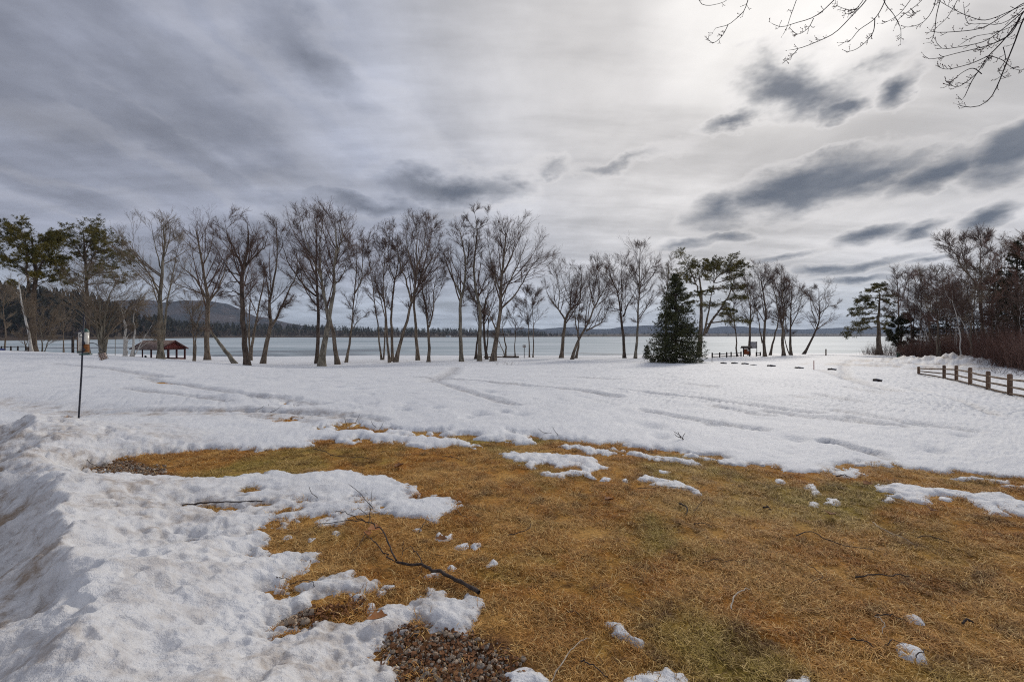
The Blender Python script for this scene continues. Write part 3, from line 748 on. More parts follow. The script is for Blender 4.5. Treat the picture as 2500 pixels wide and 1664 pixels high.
for g in gravel_xy:
    gv = np.maximum(gv, sst(-.12, .10, sdf(P2 + np.stack([fbm(P2[:, 0] * 4, P2[:, 1] * 4, 3, 4), fbm(P2[:, 0] * 4 + 9, P2[:, 1] * 4, 3, 6)], 1) * .08, g)))
me = mesh_np('ground', np.stack([X, Y, Z], -1).reshape(-1, 3), grid_quads(len(dg), len(ug)), attrs={'gravel': gv}, smooth=True)
ground = tag(link('ground', me, MAT['ground']), 'brown thawed lawn and soil sloping to the lake', kind='structure')

# --- snow field
def ring_hole(c, rx, ry): return c, rx, ry
us = np.linspace(-1.40, 1.32, 700)
pyr = np.concatenate([HY + 1.6 * F / np.linspace(.72, 1.86, 110)[:-1], np.linspace(1770, 985, 310)])
d1 = 1.6 * F / (pyr - HY)
d2 = np.exp(np.linspace(math.log(d1[-1]), math.log(112), 190))[1:]
ds = np.concatenate([d1, d2])
X = us[None] * ds[:, None]; Y = np.repeat(ds[:, None], len(us), 1)
P2 = np.stack([X.ravel(), Y.ravel()], 1)
sh, sdirt_shade, sicy, sS = snow_height(P2)
tz = terrain(X, Y).ravel()
# bare rings of needles under the spruce and soil round the shore trees
for (bx, by, rx, ry) in ((1650, 889, 3.0, 1.1), (1967, 868.5, 2.6, .9), (1885, 868, 1.4, .5)):
    c = hit(bx, by)
    rr = ((P2[:, 0] - c[0]) / rx) ** 2 + ((P2[:, 1] - c[1]) / ry) ** 2 + .5 * fbm(P2[:, 0] * .8, P2[:, 1] * .8, 3, 15)
    sh = np.where(rr < 1, np.minimum(sh, -0.05 + .15 * np.clip(rr, 0, 1)), sh)
sz = tz + sh
V = np.stack([P2[:, 0], P2[:, 1], sz], 1)
Q = grid_quads(len(ds), len(us))
keep = (sh[Q].max(1) > -0.035) & (V[Q][:, :, 2].max(1) > LAKE_Z - .25)
V2, Q2, A2 = compact(V, Q[keep], {'dirt_shade': sdirt_shade, 'icy': sicy})
snow = tag(link('snow_field', mesh_np('snow_field', V2, Q2, attrs=A2, smooth=True), MAT['snow']), 'old granular snow covering the field with ruts and a ploughed bank', kind='structure')
SNOWN = None
def snow_z(x, y):
    p = np.array([[x, y]]); h = snow_height(p)[0][0]
    return float(terrain(np.array([x]), np.array([y]))[0] + max(h, 0))
def surf(px, py):
    """pixel -> point on whichever lies on top, lawn or snow (snow raised slightly)"""
    p = hit(px, py); p[2] = snow_z(p[0], p[1]); return p

# --- separate snow patches left on the lawn
def patch_mesh(poly, thick, name, ragged=1.0):
    lo = poly.min(0) - .12; hi = poly.max(0) + .12
    dm = max(poly[:, 1].mean(), 1.2)
    stp = max(0.0030 * dm, 0.007)
    nx = int(min((hi[0] - lo[0]) / stp, 260)) + 2; ny = int(min((hi[1] - lo[1]) / (stp * 1.6), 160)) + 2
    gx, gy = np.meshgrid(np.linspace(lo[0], hi[0], nx), np.linspace(lo[1], hi[1], ny))
    p = np.stack([gx.ravel(), gy.ravel()], 1)
    w = np.stack([fbm(p[:, 0] * 4, p[:, 1] * 3, 4, 3), fbm(p[:, 0] * 4 + 31, p[:, 1] * 3, 4, 9)], 1) * (.016 * dm) * ragged
    w += np.stack([fbm(p[:, 0] * 14, p[:, 1] * 12, 3, 13), fbm(p[:, 0] * 14 + 31, p[:, 1] * 12, 3, 19)], 1) * .022
    s = sdf(p + w, poly)
    t = np.where(s > 0, thick * .62 * (1 - np.exp(-s / (.035 + .007 * dm))), s * .9)
    hgt = np.maximum(t, -.06) + np.where(s > 0, 1, 0) * fbm(p[:, 0] * 9, p[:, 1] * 9, 3, 29) * .016 * np.clip(s / .05, 0, 1)
    z = terrain(p[:, 0], p[:, 1]) + hgt + .004
    Q = grid_quads(ny, nx); keep = hgt[Q].max(1) > -.02
    if not keep.any(): return None
    V, Q, A = compact(np.stack([p[:, 0], p[:, 1], z], 1), Q[keep], {'dirt_shade': np.full(len(p), .14), 'icy': np.full(len(p), .12 if thick > .02 else .7)})
    return mesh_np(name, V, Q, attrs=A, smooth=True)
for (pp, th, lab), xy in zip(PATCH, patch_xy):
    me = patch_mesh(xy, th, 'snow_patch')
    if me: tag(link('snow_patch', me, MAT['snow']), lab, 'snow patch', 'snow patches left on the lawn', 'thing')
rg = np.random.default_rng(5)
Vc = []; Qc = []; Ac = []; nn = 0
for (cx, cy, rx, ry) in CLUMPS:
    an = np.linspace(0, 2 * np.pi, 13)[:-1]; k = rg.uniform(.6, 1.15, 12)
    xy = hits([(cx + rx * math.cos(a) * kk, cy + ry * math.sin(a) * kk) for a, kk in zip(an, k)])
    me = patch_mesh(xy, .035, 'c', .5)
    if not me: continue
    v = np.empty(len(me.vertices) * 3, np.float32); me.vertices.foreach_get('co', v)
    q = np.empty(len(me.loops), np.int32); me.loops.foreach_get('vertex_index', q)
    Vc.append(v.reshape(-1, 3)); Qc.append(q.reshape(-1, 4) + nn); nn += len(v) // 3
    bpy.data.meshes.remove(me)
nv = sum(map(len, Vc))
tag(link('snow_crumbs', mesh_np('snow_crumbs', np.vstack(Vc), np.vstack(Qc), attrs={'dirt_shade': np.full(nv, .1), 'icy': np.full(nv, .1)}, smooth=True), MAT['snow']), 'scattered crumbs of melting snow on the lawn', kind='stuff')

# ------------------------------------------------------------------ frozen lake
ul = np.linspace(-2.2, 2.2, 160)
dl = np.concatenate([np.exp(np.linspace(math.log(55), math.log(400), 170)), np.exp(np.linspace(math.log(400), math.log(4200), 40))[1:]])
X = ul[None] * dl[:, None]; Y = np.repeat(dl[:, None], len(ul), 1)
pxx = ul[None] * F + HX + 0 * Y; pyy = HY + 3.6 * F / Y
nz = fbm(X * .05, Y * .10, 4, 3)
def wetband(x0, x1, y0, y1, soft=1.6, tilt=0.0):
    yc = pyy - tilt * (pxx - x0) + nz * 2.2
    return sst(y0 - soft, y0 + soft, yc) * sst(y1 + soft, y1 - soft, yc) * sst(x0 - 40, x0 + 40, pxx + nz * 60) * sst(x1 + 40, x1 - 40, pxx + nz * 60)
wet = np.maximum.reduce([.8 * wetband(110, 350, 846.5, 851, .9), .35 * wetband(360, 720, 848, 850.5, 1), .75 * wetband(560, 960, 856, 862, 1.5, -.012), .85 * wetband(540, 720, 865, 872, 1.5),
    .75 * wetband(740, 880, 860, 872, 2), .8 * wetband(1420, 1650, 862, 871, 2, .02), 0.4 * wetband(900, 1300, 864, 872, 2), .25 * wetband(640, 1000, 862, 866, 1.2)])
me = mesh_np('frozen_lake', np.stack([X, Y, np.full_like(X, LAKE_Z)], -1).reshape(-1, 3), grid_quads(len(dl), len(ul)), attrs={'wet': wet.ravel()})
tag(link('frozen_lake', me, MAT['ice']), 'frozen lake with grey wet bands near the shore', kind='structure')

# ------------------------------------------------------------------ far shore, hills and mountain
SHORE = [(-1400,200),(-500,250),(0,345),(200,400),(330,520),(520,800),(700,950),(1000,1050),(1250,1250),(1400,1500),(1800,2100),(2300,2700),(3000,3200),(4200,3600)]
TOPS = [(-1400,680),(-300,690),(0,693),(100,703),(200,715),(300,752),(345,772),(430,778),(520,785),(700,790),(900,797),(1000,799),(1200,802),(1300,806),(1400,808),(1700,808),(2100,810),(4200,812)]
def ip(tab, x): return np.interp(x, [a for a, b in tab], [b for a, b in tab])
pa = np.linspace(-1300, 4000, 420)
rows = [0.0, .012, .05, .15, .3, .55, 1.0, 2.0, 5.0]
shd = ip(SHORE, pa)
def back_h(px):          # how high the land climbs behind the shore
    d = ip(SHORE, px) * 1.18
    return np.maximum((HY - ip(TOPS, px)) / F * d - 12.0, 2.5)
def land_z(px, f):
    return LAKE_Z + (-.4 if np.isscalar(f) and f == 0 else 0) + (3.6 + back_h(px)) * sst(-.02, .30, np.asarray(f)) + .9 * sst(0, .012, np.asarray(f))
V = []
for f in rows:
    d = shd * (1 + f)
    if f == 5.0: d = np.full_like(shd, 9000.0)
    z = land_z(pa, f) if f < 2 else np.full_like(shd, LAKE_Z + 6)
    V.append(np.stack([(pa - HX) / F * d, d, z], 1))
tag(link('far_shore', mesh_np('far_shore', np.vstack(V), grid_quads(len(rows), len(pa)), smooth=True), MAT['far_land']), 'wooded far shore of the lake', kind='structure')
def ridge(name, prof, d, depth, mat, label, rough, seed):
    xs = np.linspace(prof[0][0], prof[-1][0], 260)
    tp = EYE + (HY - ip(prof, xs)) / F * d
    fr = np.linspace(-1, 1, 26)
    V = []
    for f in fr:
        dd = d + f * depth
        zz = (tp - LAKE_Z) * np.cos(f * np.pi / 2) ** 1.0 + LAKE_Z - 2
        x = (xs - HX) / F * d
        zz = zz + rough * fbm(x * .004, np.full_like(x, dd * .004), 4, seed) * np.cos(f * np.pi / 2)
        V.append(np.stack([x, np.full_like(x, dd), zz], 1))
    tag(link(name, mesh_np(name, np.vstack(V), grid_quads(len(fr), len(xs)), smooth=True), mat), label, kind='structure')
ridge('mountain', [(-500,790),(150,770),(250,747),(318,733),(350,731),(378,733),(402,743),(420,738),(455,734),(508,735),(536,737),(562,750),(590,763),(612,771),(645,775),(690,786),(760,800),(900,818),(1000,822)], 3600, 700, MAT['mountain'], 'low wooded mountain beyond the lake', 8, 3)
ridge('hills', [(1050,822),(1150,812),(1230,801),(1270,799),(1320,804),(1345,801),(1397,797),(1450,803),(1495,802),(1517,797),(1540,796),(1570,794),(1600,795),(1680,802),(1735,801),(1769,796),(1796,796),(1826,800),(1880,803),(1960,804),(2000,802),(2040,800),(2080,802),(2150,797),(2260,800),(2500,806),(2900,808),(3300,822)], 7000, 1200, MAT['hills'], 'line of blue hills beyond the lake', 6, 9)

def far_trees(name, n, px0, px1, mat, kind, hgt, f0, f1, tri, seed, label, power=1.0, pw=1.0, wd=.24):
    r = np.random.default_rng(seed)
    px = r.uniform(px0, px1, n); f = f0 + (f1 - f0) * r.uniform(0, 1, n) ** power
    d = ip(SHORE, px) * (1 + f)
    x = (px - HX) / F * d; z = np.array([float(land_z(a, b)) for a, b in zip(px, f)])
    H = hgt * r.uniform(.75, 1.15, n)
    Vs = []; Ts = []; k = 0
    for i in range(n):
        m = tri
        if kind == 'c':      # a jagged spire of drooping sprays
            hz = r.uniform(.08, 1, m); rr = (1 - hz) ** pw * wd * H[i] + .25; a = r.uniform(0, 6.283, m)
            ix = rr * .15; w = H[i] * .055
            c0 = np.stack([x[i] + np.cos(a) * ix, d[i] + np.sin(a) * ix, z[i] + hz * H[i]], 1)
            c1 = np.stack([x[i] + np.cos(a + .35) * rr, d[i] + np.sin(a + .35) * rr, z[i] + (hz - .05) * H[i]], 1)
            c2 = np.stack([x[i] + np.cos(a - .35) * rr, d[i] + np.sin(a - .35) * rr, z[i] + (hz + .055) * H[i]], 1)
        else:                # a spreading spray of bare limbs
            a = r.uniform(0, 6.283, m); hz = r.uniform(.05, .55, m); sp = H[i] * r.uniform(.10, .34, m)
            c0 = np.stack([x[i] + 0 * a, d[i] + 0 * a, z[i] + hz * H[i]], 1)
            c1 = c0 + np.stack([np.cos(a) * sp, np.sin(a) * sp, H[i] * r.uniform(.2, .48, m)], 1)
            c2 = c0 + np.stack([np.cos(a) * sp * .8 + .03 * H[i], np.sin(a) * sp * .8, H[i] * r.uniform(.08, .3, m)], 1)
        v = np.stack([c0, c1, c2], 1).reshape(-1, 3)
        Vs.append(v); Ts.append(np.arange(m * 3).reshape(-1, 3) + k); k += m * 3
    return tag(link(name, mesh_np(name, np.vstack(Vs), None, np.vstack(Ts)), mat), label, kind='stuff')
far_trees('far_conifer_wood', 520, -700, 420, MAT['far_conifer'], 'c', 18, .02, .34, 150, 1, 'dark evergreen wood on the near-left far shore', .8, .55, .27)
far_trees('far_bare_wood', 420, -700, 560, MAT['far_brush'], 'b', 9, .005, .25, 90, 2, 'brown leafless wood along the left far shore', 1.6)
far_trees('far_conifer_wood', 900, 400, 1330, MAT['far_conifer'], 'c', 14, .04, .30, 48, 3, 'evergreen belt across the middle of the lake', .8, .6, .30)
far_trees('far_bare_wood', 520, 380, 1420, MAT['far_brush'], 'b', 10, .004, .12, 40, 4, 'brown leafless belt at the far waterline', 1.3)
far_trees('far_conifer_wood', 800, 1280, 3600, MAT['far_conifer'], 'c', 15, .01, .3, 30, 5, 'thin dark evergreen belt on the most distant shore')

# ------------------------------------------------------------------ trees
ZR = {0: (0, 0, 1.0), 1: (0, 480, 3.733), 2: (525, 480, 3.733), 3: (860, 480, 3.733), 4: (1300, 560, 4.611), 5: (1700, 560, 4.355), 6: (2050, 540, 3.564), 7: (1680, 0, 2.873)}
def zp(r, x, y):
    a, b, s = ZR[r]; return a + x / s, b + y / s
def resample(P, R, K):
    P = np.asarray(P, float); L = np.r_[0, np.cumsum(np.linalg.norm(np.diff(P, axis=0), axis=1))]
    t = np.linspace(0, L[-1], K)
    # smooth through the points with a cubic (Catmull-Rom) curve
    out = np.empty((K, 3)); n = len(P)
    for i, s in enumerate(t):
        k = min(max(np.searchsorted(L, s) - 1, 0), n - 2)
        u = (s - L[k]) / max(L[k + 1] - L[k], 1e-6)
        p0, p1, p2, p3 = P[max(k - 1, 0)], P[k], P[k + 1], P[min(k + 2, n - 1)]
        out[i] = .5 * ((2 * p1) + (-p0 + p2) * u + (2 * p0 - 5 * p1 + 4 * p2 - p3) * u * u + (-p0 + 3 * p1 - 3 * p2 + p3) * u ** 3)
    return out, np.interp(t, L, R)
def nrm(v): return v / (np.linalg.norm(v, axis=-1, keepdims=True) + 1e-9)
def exit_dist(pos, dr, env):
    c, ax = env
    q = (pos - c) / ax; v = dr / ax
    a = (v * v).sum(1); b = (q * v).sum(1); cc = (q * q).sum(1) - 1
    disc = b * b - a * cc
    s = np.where(disc > 0, (-b + np.sqrt(np.maximum(disc, 0))) / a, .5)
    return np.where(s > .3, s, .4)
def kids(rng, P, R, n_per, t0, t1, ang, lenf, env, K, rfac, up, jit, mn, mx, side=0.0, envf=(.75, 1.02), rmax=1.0, tpow=1.0, flat=.55):
    n, Kp = P.shape[:2]
    idx = np.repeat(np.arange(n), n_per) if np.isscalar(n_per) else np.repeat(np.arange(n), n_per)
    m = len(idx)
    t = t0 + (t1 - t0) * rng.uniform(0, 1, m) ** tpow
    f = t * (Kp - 1); i = np.minimum(f.astype(int), Kp - 2); w = (f - i)[:, None]
    a = P[idx, i]; b = P[idx, i + 1]
    pos = a + (b - a) * w; tan = nrm(b - a); rr = R[idx, i] * (1 - w[:, 0]) + R[idx, i + 1] * w[:, 0]
    Lp = np.linalg.norm(np.diff(P, axis=1), axis=2).sum(1)[idx]
    rn = rng.normal(size=(m, 3)); rn[:, 2] *= flat
    perp = nrm(rn - (rn * tan).sum(1, keepdims=True) * tan)
    an = np.radians(rng.uniform(ang[0], ang[1], m))[:, None]
    dr = np.cos(an) * tan + np.sin(an) * perp
    dr[:, 2] += side; dr = nrm(dr)
    L = lenf * Lp * (1.15 - .6 * t) * rng.uniform(.65, 1.15, m)
    if env is not None: L = np.minimum(L, exit_dist(pos, dr, env) * rng.uniform(envf[0], envf[1], m))
    L = np.clip(L, mn, mx)
    r0 = np.minimum(np.minimum(rr * rfac, .0045 + L * .016), rmax)
    Q = np.empty((m, K, 3)); Q[:, 0] = pos; d = dr.copy()
    for k in range(1, K):
        Q[:, k] = Q[:, k - 1] + d * (L / (K - 1))[:, None]
        d = d + rng.normal(size=(m, 3)) * jit; d[:, 2] += up; d = nrm(d)
    RR = r0[:, None] * np.linspace(1, .35, K)[None]
    return Q, RR
def join(parts):
    v = []; q = []; t = []; n = 0
    for V, Qd, T in parts:
        v.append(V)
        if Qd is not None: q.append(Qd + n)
        if T is not None: t.append(T + n)
        n += len(V)
    return np.vstack(v), (np.vstack(q) if q else None), (np.vstack(t) if t else None)
def stems_of(r, stems, d, rng, lean=.10, K=14):
    """photograph traces -> tapered stems standing at distance d"""
    px0, py0 = zp(r, *stems[0][1][0])
    k0 = rng.uniform(-lean, lean); out = []
    for si, (wz, pts) in enumerate(stems):
        k = k0 if si == 0 else rng.uniform(-lean * 2.5, lean * 2.5)
        h0 = (py0 - zp(r, *pts[0])[1]) / F * d
        w0 = wz / ZR[r][2] / F * d * (1.0 if si == 0 else .82)
        P = []; R = []
        for j, (x, y) in enumerate(pts):
            px, py = zp(r, x, y)
            py = py + .045 * (py0 - py)
            h = (py0 - py) / F * d
            dd = d + k0 * h0 + k * (h - h0)
            P.append(at(px, py, dd))
            R.append(w0 / 2 * (1 - .86 * (j / (len(pts) - 1)) ** .9))
        P, R = resample(P, R, K)
        P[2:-1] += rng.normal(size=(K - 3, 3)) * .035
        out.append((P, R))
    return out
def flare(P, R):
    R = R.copy(); L = np.linalg.norm(P - P[0], axis=1); R *= 1 + .45 * np.exp(-L / .35); return R
def bare_tree(r, stems, crown, label, d=None, seed=0, group='bare trees along the shore', bark='bark', twig='twig', n1=46, n2=8, n3=7, n4=3, up=.085, name='bare_tree', lean=.10, ang1=(26, 62), cat='tree', ground=None):
    rng = np.random.default_rng(seed + 1000)
    px0, py0 = zp(r, *stems[0][1][0])
    if d is None:
        g = hit(px0, py0); d = g[1]
    else:
        g = at(px0, py0, d)
    gz = float(terrain(np.array([g[0]]), np.array([g[1]]))[0])
    st = stems_of(r, stems, d, rng, lean)
    # carry the foot into the ground
    P, R = st[0]
    R = flare(P, R)
    foot = P[0].copy(); foot[2] = min(gz - .25, P[0][2] - .05)
    P = np.vstack([foot, P]); R = np.r_[R[0], R]
    loc = np.array([g[0], g[1], gz])
    root = thing(name, loc, label, cat, group)
    parts = [tubes((P - loc)[None], R[None], 9, True)] + [tubes((p - loc)[None], rr[None], 7, True) for p, rr in st[1:]]
    V, Q, T = join(parts)
    link('trunk', mesh_np('trunk', V, Q, T, smooth=True), MAT[bark], root)
    xl, xr, yt, yb = crown
    a = at(*zp(r, xl, yt), d); b = at(*zp(r, xr, yb), d)
    c = np.array([(a[0] + b[0]) / 2, d, (a[2] + b[2]) / 2]); ax = np.array([(b[0] - a[0]) / 2 * 1.1, (b[0] - a[0]) / 2 * .85 + .4, (a[2] - b[2]) / 2])
    env = (c, ax)
    H = a[2] - gz
    zb = b[2]
    SP = np.stack([p for p, _ in st]); SR = np.stack([x for _, x in st])
    cnt = np.maximum(2, np.round(n1 * np.linalg.norm(SP[:, -1] - SP[:, 0], axis=1) / sum(np.linalg.norm(p[-1] - p[0]) for p, _ in st))).astype(int)
    lv = []
    Ps = []; Rs = []
    for i in range(len(st)):
        fr = np.clip((zb - .10 * H - SP[i, 0, 2]) / max(SP[i, -1, 2] - SP[i, 0, 2], .1), 0.06, .8)
        q, rr = kids(rng, SP[i:i + 1], SR[i:i + 1], int(cnt[i]), fr, .99, ang1, 9.0, env, 6, .50, up * 1.1, .045, .8, .50 * H, side=.05, envf=(.78, 1.06), tpow=1.0)
        Ps.append(q); Rs.append(rr)
    # each stem tip also divides
    L1, R1 = np.concatenate(Ps), np.concatenate(Rs)
    L2, R2 = kids(rng, L1, R1, n2, .08, .95, (17, 42), .50, None, 4, .45, up * 1.1, .06, .5, .20 * H)
    L2b, R2b = kids(rng, SP, SR, max(3, n1 // (3 * len(st)) + 2), .35, 1.0, (25, 60), .15, None, 4, .4, up * 1.3, .09, .5, .16 * H)
    L2 = np.concatenate([L2, L2b]); R2 = np.concatenate([R2, R2b])
    L3, R3 = kids(rng, L2, R2, n3, .06, 1.0, (16, 40), .54, None, 2, .55, up * 1.1, .09, .4, 1.7, rmax=.012, side=.10)
    L4, R4 = kids(rng, L3, R3, n4, .12, 1.0, (14, 36), .66, None, 2, .75, up, .1, .3, 1.1, rmax=.009)
    R3 = np.maximum(R3, .0080); R4 = np.maximum(R4, .0064)
    V, Q, T = join([tubes(L1 - loc, R1, 4), tubes(L2 - loc, np.maximum(R2, .009), 3), tubes(L3 - loc, R3, 3), tubes(L4 - loc, R4, 3)])
    link('crown', mesh_np('crown', V, Q, T), MAT[twig], root)
    return root
def needles(rng, P, Dr, m, L, Wd, spread=.9):
    n = len(P); P = np.repeat(P, m, 0); Dr = np.repeat(Dr, m, 0)
    d = nrm(nrm(Dr) + rng.normal(size=P.shape) * spread)
    s = nrm(np.cross(d, rng.normal(size=P.shape))) * Wd
    Ls = (L * rng.uniform(.6, 1.2, len(P)))[:, None]
    V = np.stack([P - s, P + s, P + d * Ls], 1).reshape(-1, 3)
    return V, None, np.arange(len(V)).reshape(-1, 3)
def pine(r, stems, crown, label, d=None, seed=0, group='evergreens round the field', foliage='needle', n1=44, n2=11, n3=6, tufts=7, up=.05, name='pine_tree', nl=.22, nw=.020, base_frac=None, ang1=(55, 95), bark='bark_dark', flat=.5, minlen=.5):
    rng = np.random.default_rng(seed + 5000)
    px0, py0 = zp(r, *stems[0][1][0])
    if d is None:
        g = hit(px0, py0); d = g[1]
    else: g = at(px0, py0, d)
    gz = float(terrain(np.array([g[0]]), np.array([g[1]]))[0])
    st = stems_of(r, stems, d, rng, .06)
    P, R = st[0]; R = flare(P, R); foot = P[0].copy(); foot[2] = min(gz - .25, P[0][2] - .05)
    P = np.vstack([foot, P]); R = np.r_[R[0], R]
    loc = np.array([g[0], g[1], gz])
    root = thing(name, loc, label, 'tree', group)
    xl, xr, yt, yb = crown
    a = at(*zp(r, xl, yt), d); b = at(*zp(r, xr, yb), d)
    env = (np.array([(a[0] + b[0]) / 2, d, (a[2] + b[2]) / 2]), np.array([(b[0] - a[0]) / 2, (b[0] - a[0]) / 2 * .85 + .3, (a[2] - b[2]) / 2 * 1.03]))
    H = a[2] - gz
    SP = np.stack([p for p, _ in st]); SR = np.stack([x for _, x in st])
    Ps = []; Rs = []
    for i in range(len(st)):
        fr = np.clip((b[2] - SP[i, 0, 2]) / max(SP[i, -1, 2] - SP[i, 0, 2], .1), 0.02, .8)
        q, rr = kids(rng, SP[i:i + 1], SR[i:i + 1], n1 // len(st) + 2, fr, .99, ang1, 9.0, env, 6, .45, up, .07, minlen, .38 * H, side=.06)
        Ps.append(q); Rs.append(rr)
    L1, R1 = np.concatenate(Ps), np.concatenate(Rs)
    L2, R2 = kids(rng, L1, R1, n2, .40, 1.0, (30, 70), .36, None, 4, .5, up, .08, .3, 1.5, flat=flat * .4)
    L3, R3 = kids(rng, L2, R2, n3, .25, 1.0, (25, 60), .5, None, 3, .6, up * 2, .12, .15, .55, rmax=.012, flat=flat)
    parts = [tubes((P - loc)[None], R[None], 9, True)] + [tubes((p - loc)[None], x[None], 7, True) for p, x in st[1:]]
    V, Q, T = join(parts + [tubes(L1 - loc, R1, 5), tubes(L2 - loc, R2, 3)])
    link('trunk', mesh_np('trunk', V, Q, T, smooth=True), MAT[bark], root)
    tp = np.concatenate([L3[:, -1], L3[:, 1], L2[:, -1]]); td = np.concatenate([L3[:, -1] - L3[:, -2], L3[:, 2] - L3[:, 1], L2[:, -1] - L2[:, -2]])
    td = nrm(td); td[:, 2] += .3
    V, Q, T = needles(rng, tp - loc, td, tufts, nl, nw)
    link('crown', mesh_np('crown', V, Q, T), MAT[foliage], root)
    return root
def plate_pine(r, stems, plates, label, d, seed, foliage='needle', dens=9, name='pine_tree'):
    """pine whose foliage lies in separate layered boughs"""
    rng = np.random.default_rng(seed + 7000)
    px0, py0 = zp(r, *stems[0][1][0]); g = at(px0, py0, d)
    gz = float(terrain(np.array([g[0]]), np.array([g[1]]))[0])
    st = stems_of(r, stems, d, rng, .05)
    P, R = st[0]; R = flare(P, R); foot = P[0].copy(); foot[2] = min(gz - .25, P[0][2] - .05)
    P = np.vstack([foot, P]); R = np.r_[R[0], R]
    loc = np.array([g[0], g[1], gz]); root = thing(name, loc, label, 'tree', 'evergreens round the field')
    al = np.vstack([p for p, _ in st]); L1 = []; 
    for (x0, y0, x1, y1) in plates:
        for rep in range(2):
            dd = d + rng.normal() * .9; a0 = at(x0, y0, d + (dd - d) * .3); a1 = at(x1 + rng.normal() * 3, y1 + rng.normal() * 2.5, dd)
            k = np.argmin(np.linalg.norm(al - a0, axis=1) + .8 * np.maximum(0, al[:, 2] - a0[2]))
            mid = a0 * .5 + a1 * .5 + np.array((0, 0, .12))
            p, _ = resample([al[k], a0 * .75 + al[k] * .25, mid, a1], np.ones(4), 8); L1.append(p)
    L1 = np.stack(L1); LL = np.linalg.norm(np.diff(L1, axis=1), axis=2).sum(1); R1 = (.012 + .012 * LL)[:, None] * np.linspace(1, .25, 8)[None]
    L2, R2 = kids(rng, L1, R1, np.clip((LL * dens * .6).astype(int), 6, 30), .30, 1.0, (30, 75), .30, None, 4, .5, .02, .07, .35, 1.25, flat=.16)
    L3, R3 = kids(rng, L2, R2, 6, .2, 1.0, (25, 60), .5, None, 3, .6, .09, .1, .15, .5, rmax=.012, flat=.4)
    parts = [tubes((P - loc)[None], R[None], 9, True)] + [tubes((p - loc)[None], x[None], 7, True) for p, x in st[1:]]
    V, Q, T = join(parts + [tubes(L1 - loc, R1, 5), tubes(L2 - loc, R2, 3)])
    link('trunk', mesh_np('trunk', V, Q, T, smooth=True), MAT['bark'], root)
    tp = np.concatenate([L3[:, -1], L3[:, 1], L2[:, -1]]); td = nrm(np.concatenate([L3[:, -1] - L3[:, -2], L3[:, 2] - L3[:, 1], L2[:, -1] - L2[:, -2]])); td[:, 2] += .25
    V, Q, T = needles(rng, tp - loc, td, 6, .20, .017)
    link('crown', mesh_np('crown', V, Q, T), MAT[foliage], root)
    return root
def spruce(px, py, ptop, halfw, label, d=None, seed=0, foliage='needle_blue', whorls=26, per=13, group='evergreens round the field', droop=.10, cell=2.2, name='spruce_tree', skirt=0.0):
    rng = np.random.default_rng(seed + 9000)
    g = hit(px, py) if d is None else at(px, py, d)
    d = g[1]; gz = float(terrain(np.array([g[0]]), np.array([g[1]]))[0])
    H = (EYE + (HY - ptop) / F * d) - gz; Wm = halfw / F * d
    loc = np.array([g[0], g[1], gz]); root = thing(name, loc, label, 'tree', group)
    zs = np.repeat(np.linspace(.025, .985, whorls), per); n = len(zs)
    zs = np.clip(zs + rng.normal(size=n) * .010, .01, .995)
    a = rng.uniform(0, 2 * np.pi, n)
    L = Wm * (1 - zs) ** .74 * rng.uniform(.84, 1.05, n) * (1 - .25 * sst(.12, 0, zs)) + .10
    K = 6; u = np.linspace(0, 1, K)
    rise = (-.16 - .15 * (1 - zs) + .45 * sst(.6, 1, zs))[:, None] * u[None] + (.20 * u ** 2.2)[None]
    Pz = zs[:, None] * H + rise * L[:, None]
    P = np.stack([np.cos(a)[:, None] * L[:, None] * u, np.sin(a)[:, None] * L[:, None] * u, np.maximum(Pz, .05)], -1)
    P[:, 1:] += rng.normal(size=(n, K - 1, 3)) * .03
    R = (.012 + .006 * L)[:, None] * np.linspace(1, .2, K)[None]
    nlat = np.clip((L * 5.5).astype(int), 3, 16)
    L2, R2 = kids(rng, P, R, nlat, .12, 1.0, (35, 65), .34, None, 3, .5, -.02, .06, .12, .75, rmax=.008)
    tr = np.array([[0, 0, -.3], [0, 0, H * .5], [0, 0, H]])
    tp, tr_ = resample(tr, [.02 * H, .012 * H, .01], 12)
    V, Q, T = join([tubes(tp[None], tr_[None], 8), tubes(P, R, 4)])
    link('trunk', mesh_np('trunk', V, Q, T, smooth=True), MAT['bark_dark'], root)
    # needle sprays along every lateral and limb
    pts = []; drs = []
    for s in (.25, .6, 1.0):
        k = s * 2; i = min(int(k), 1); w = k - i
        pts.append(L2[:, i] * (1 - w) + L2[:, i + 1] * w); drs.append(L2[:, 2] - L2[:, 0])
    for k in range(2, K):
        pts.append(P[:, k]); drs.append(P[:, k] - P[:, k - 1])
    pts = np.concatenate(pts); drs = nrm(np.concatenate(drs)); drs[:, 2] += .12
    V, Q, T = needles(rng, pts, drs, 6, .16, .018, .6)
    link('crown', mesh_np('crown', V, Q, T), MAT[foliage], root)
    return root

_sd = [0]
def sd_(): _sd[0] += 1; return _sd[0]
def BT(*a, **k): return bare_tree(*a, seed=sd_(), **k)

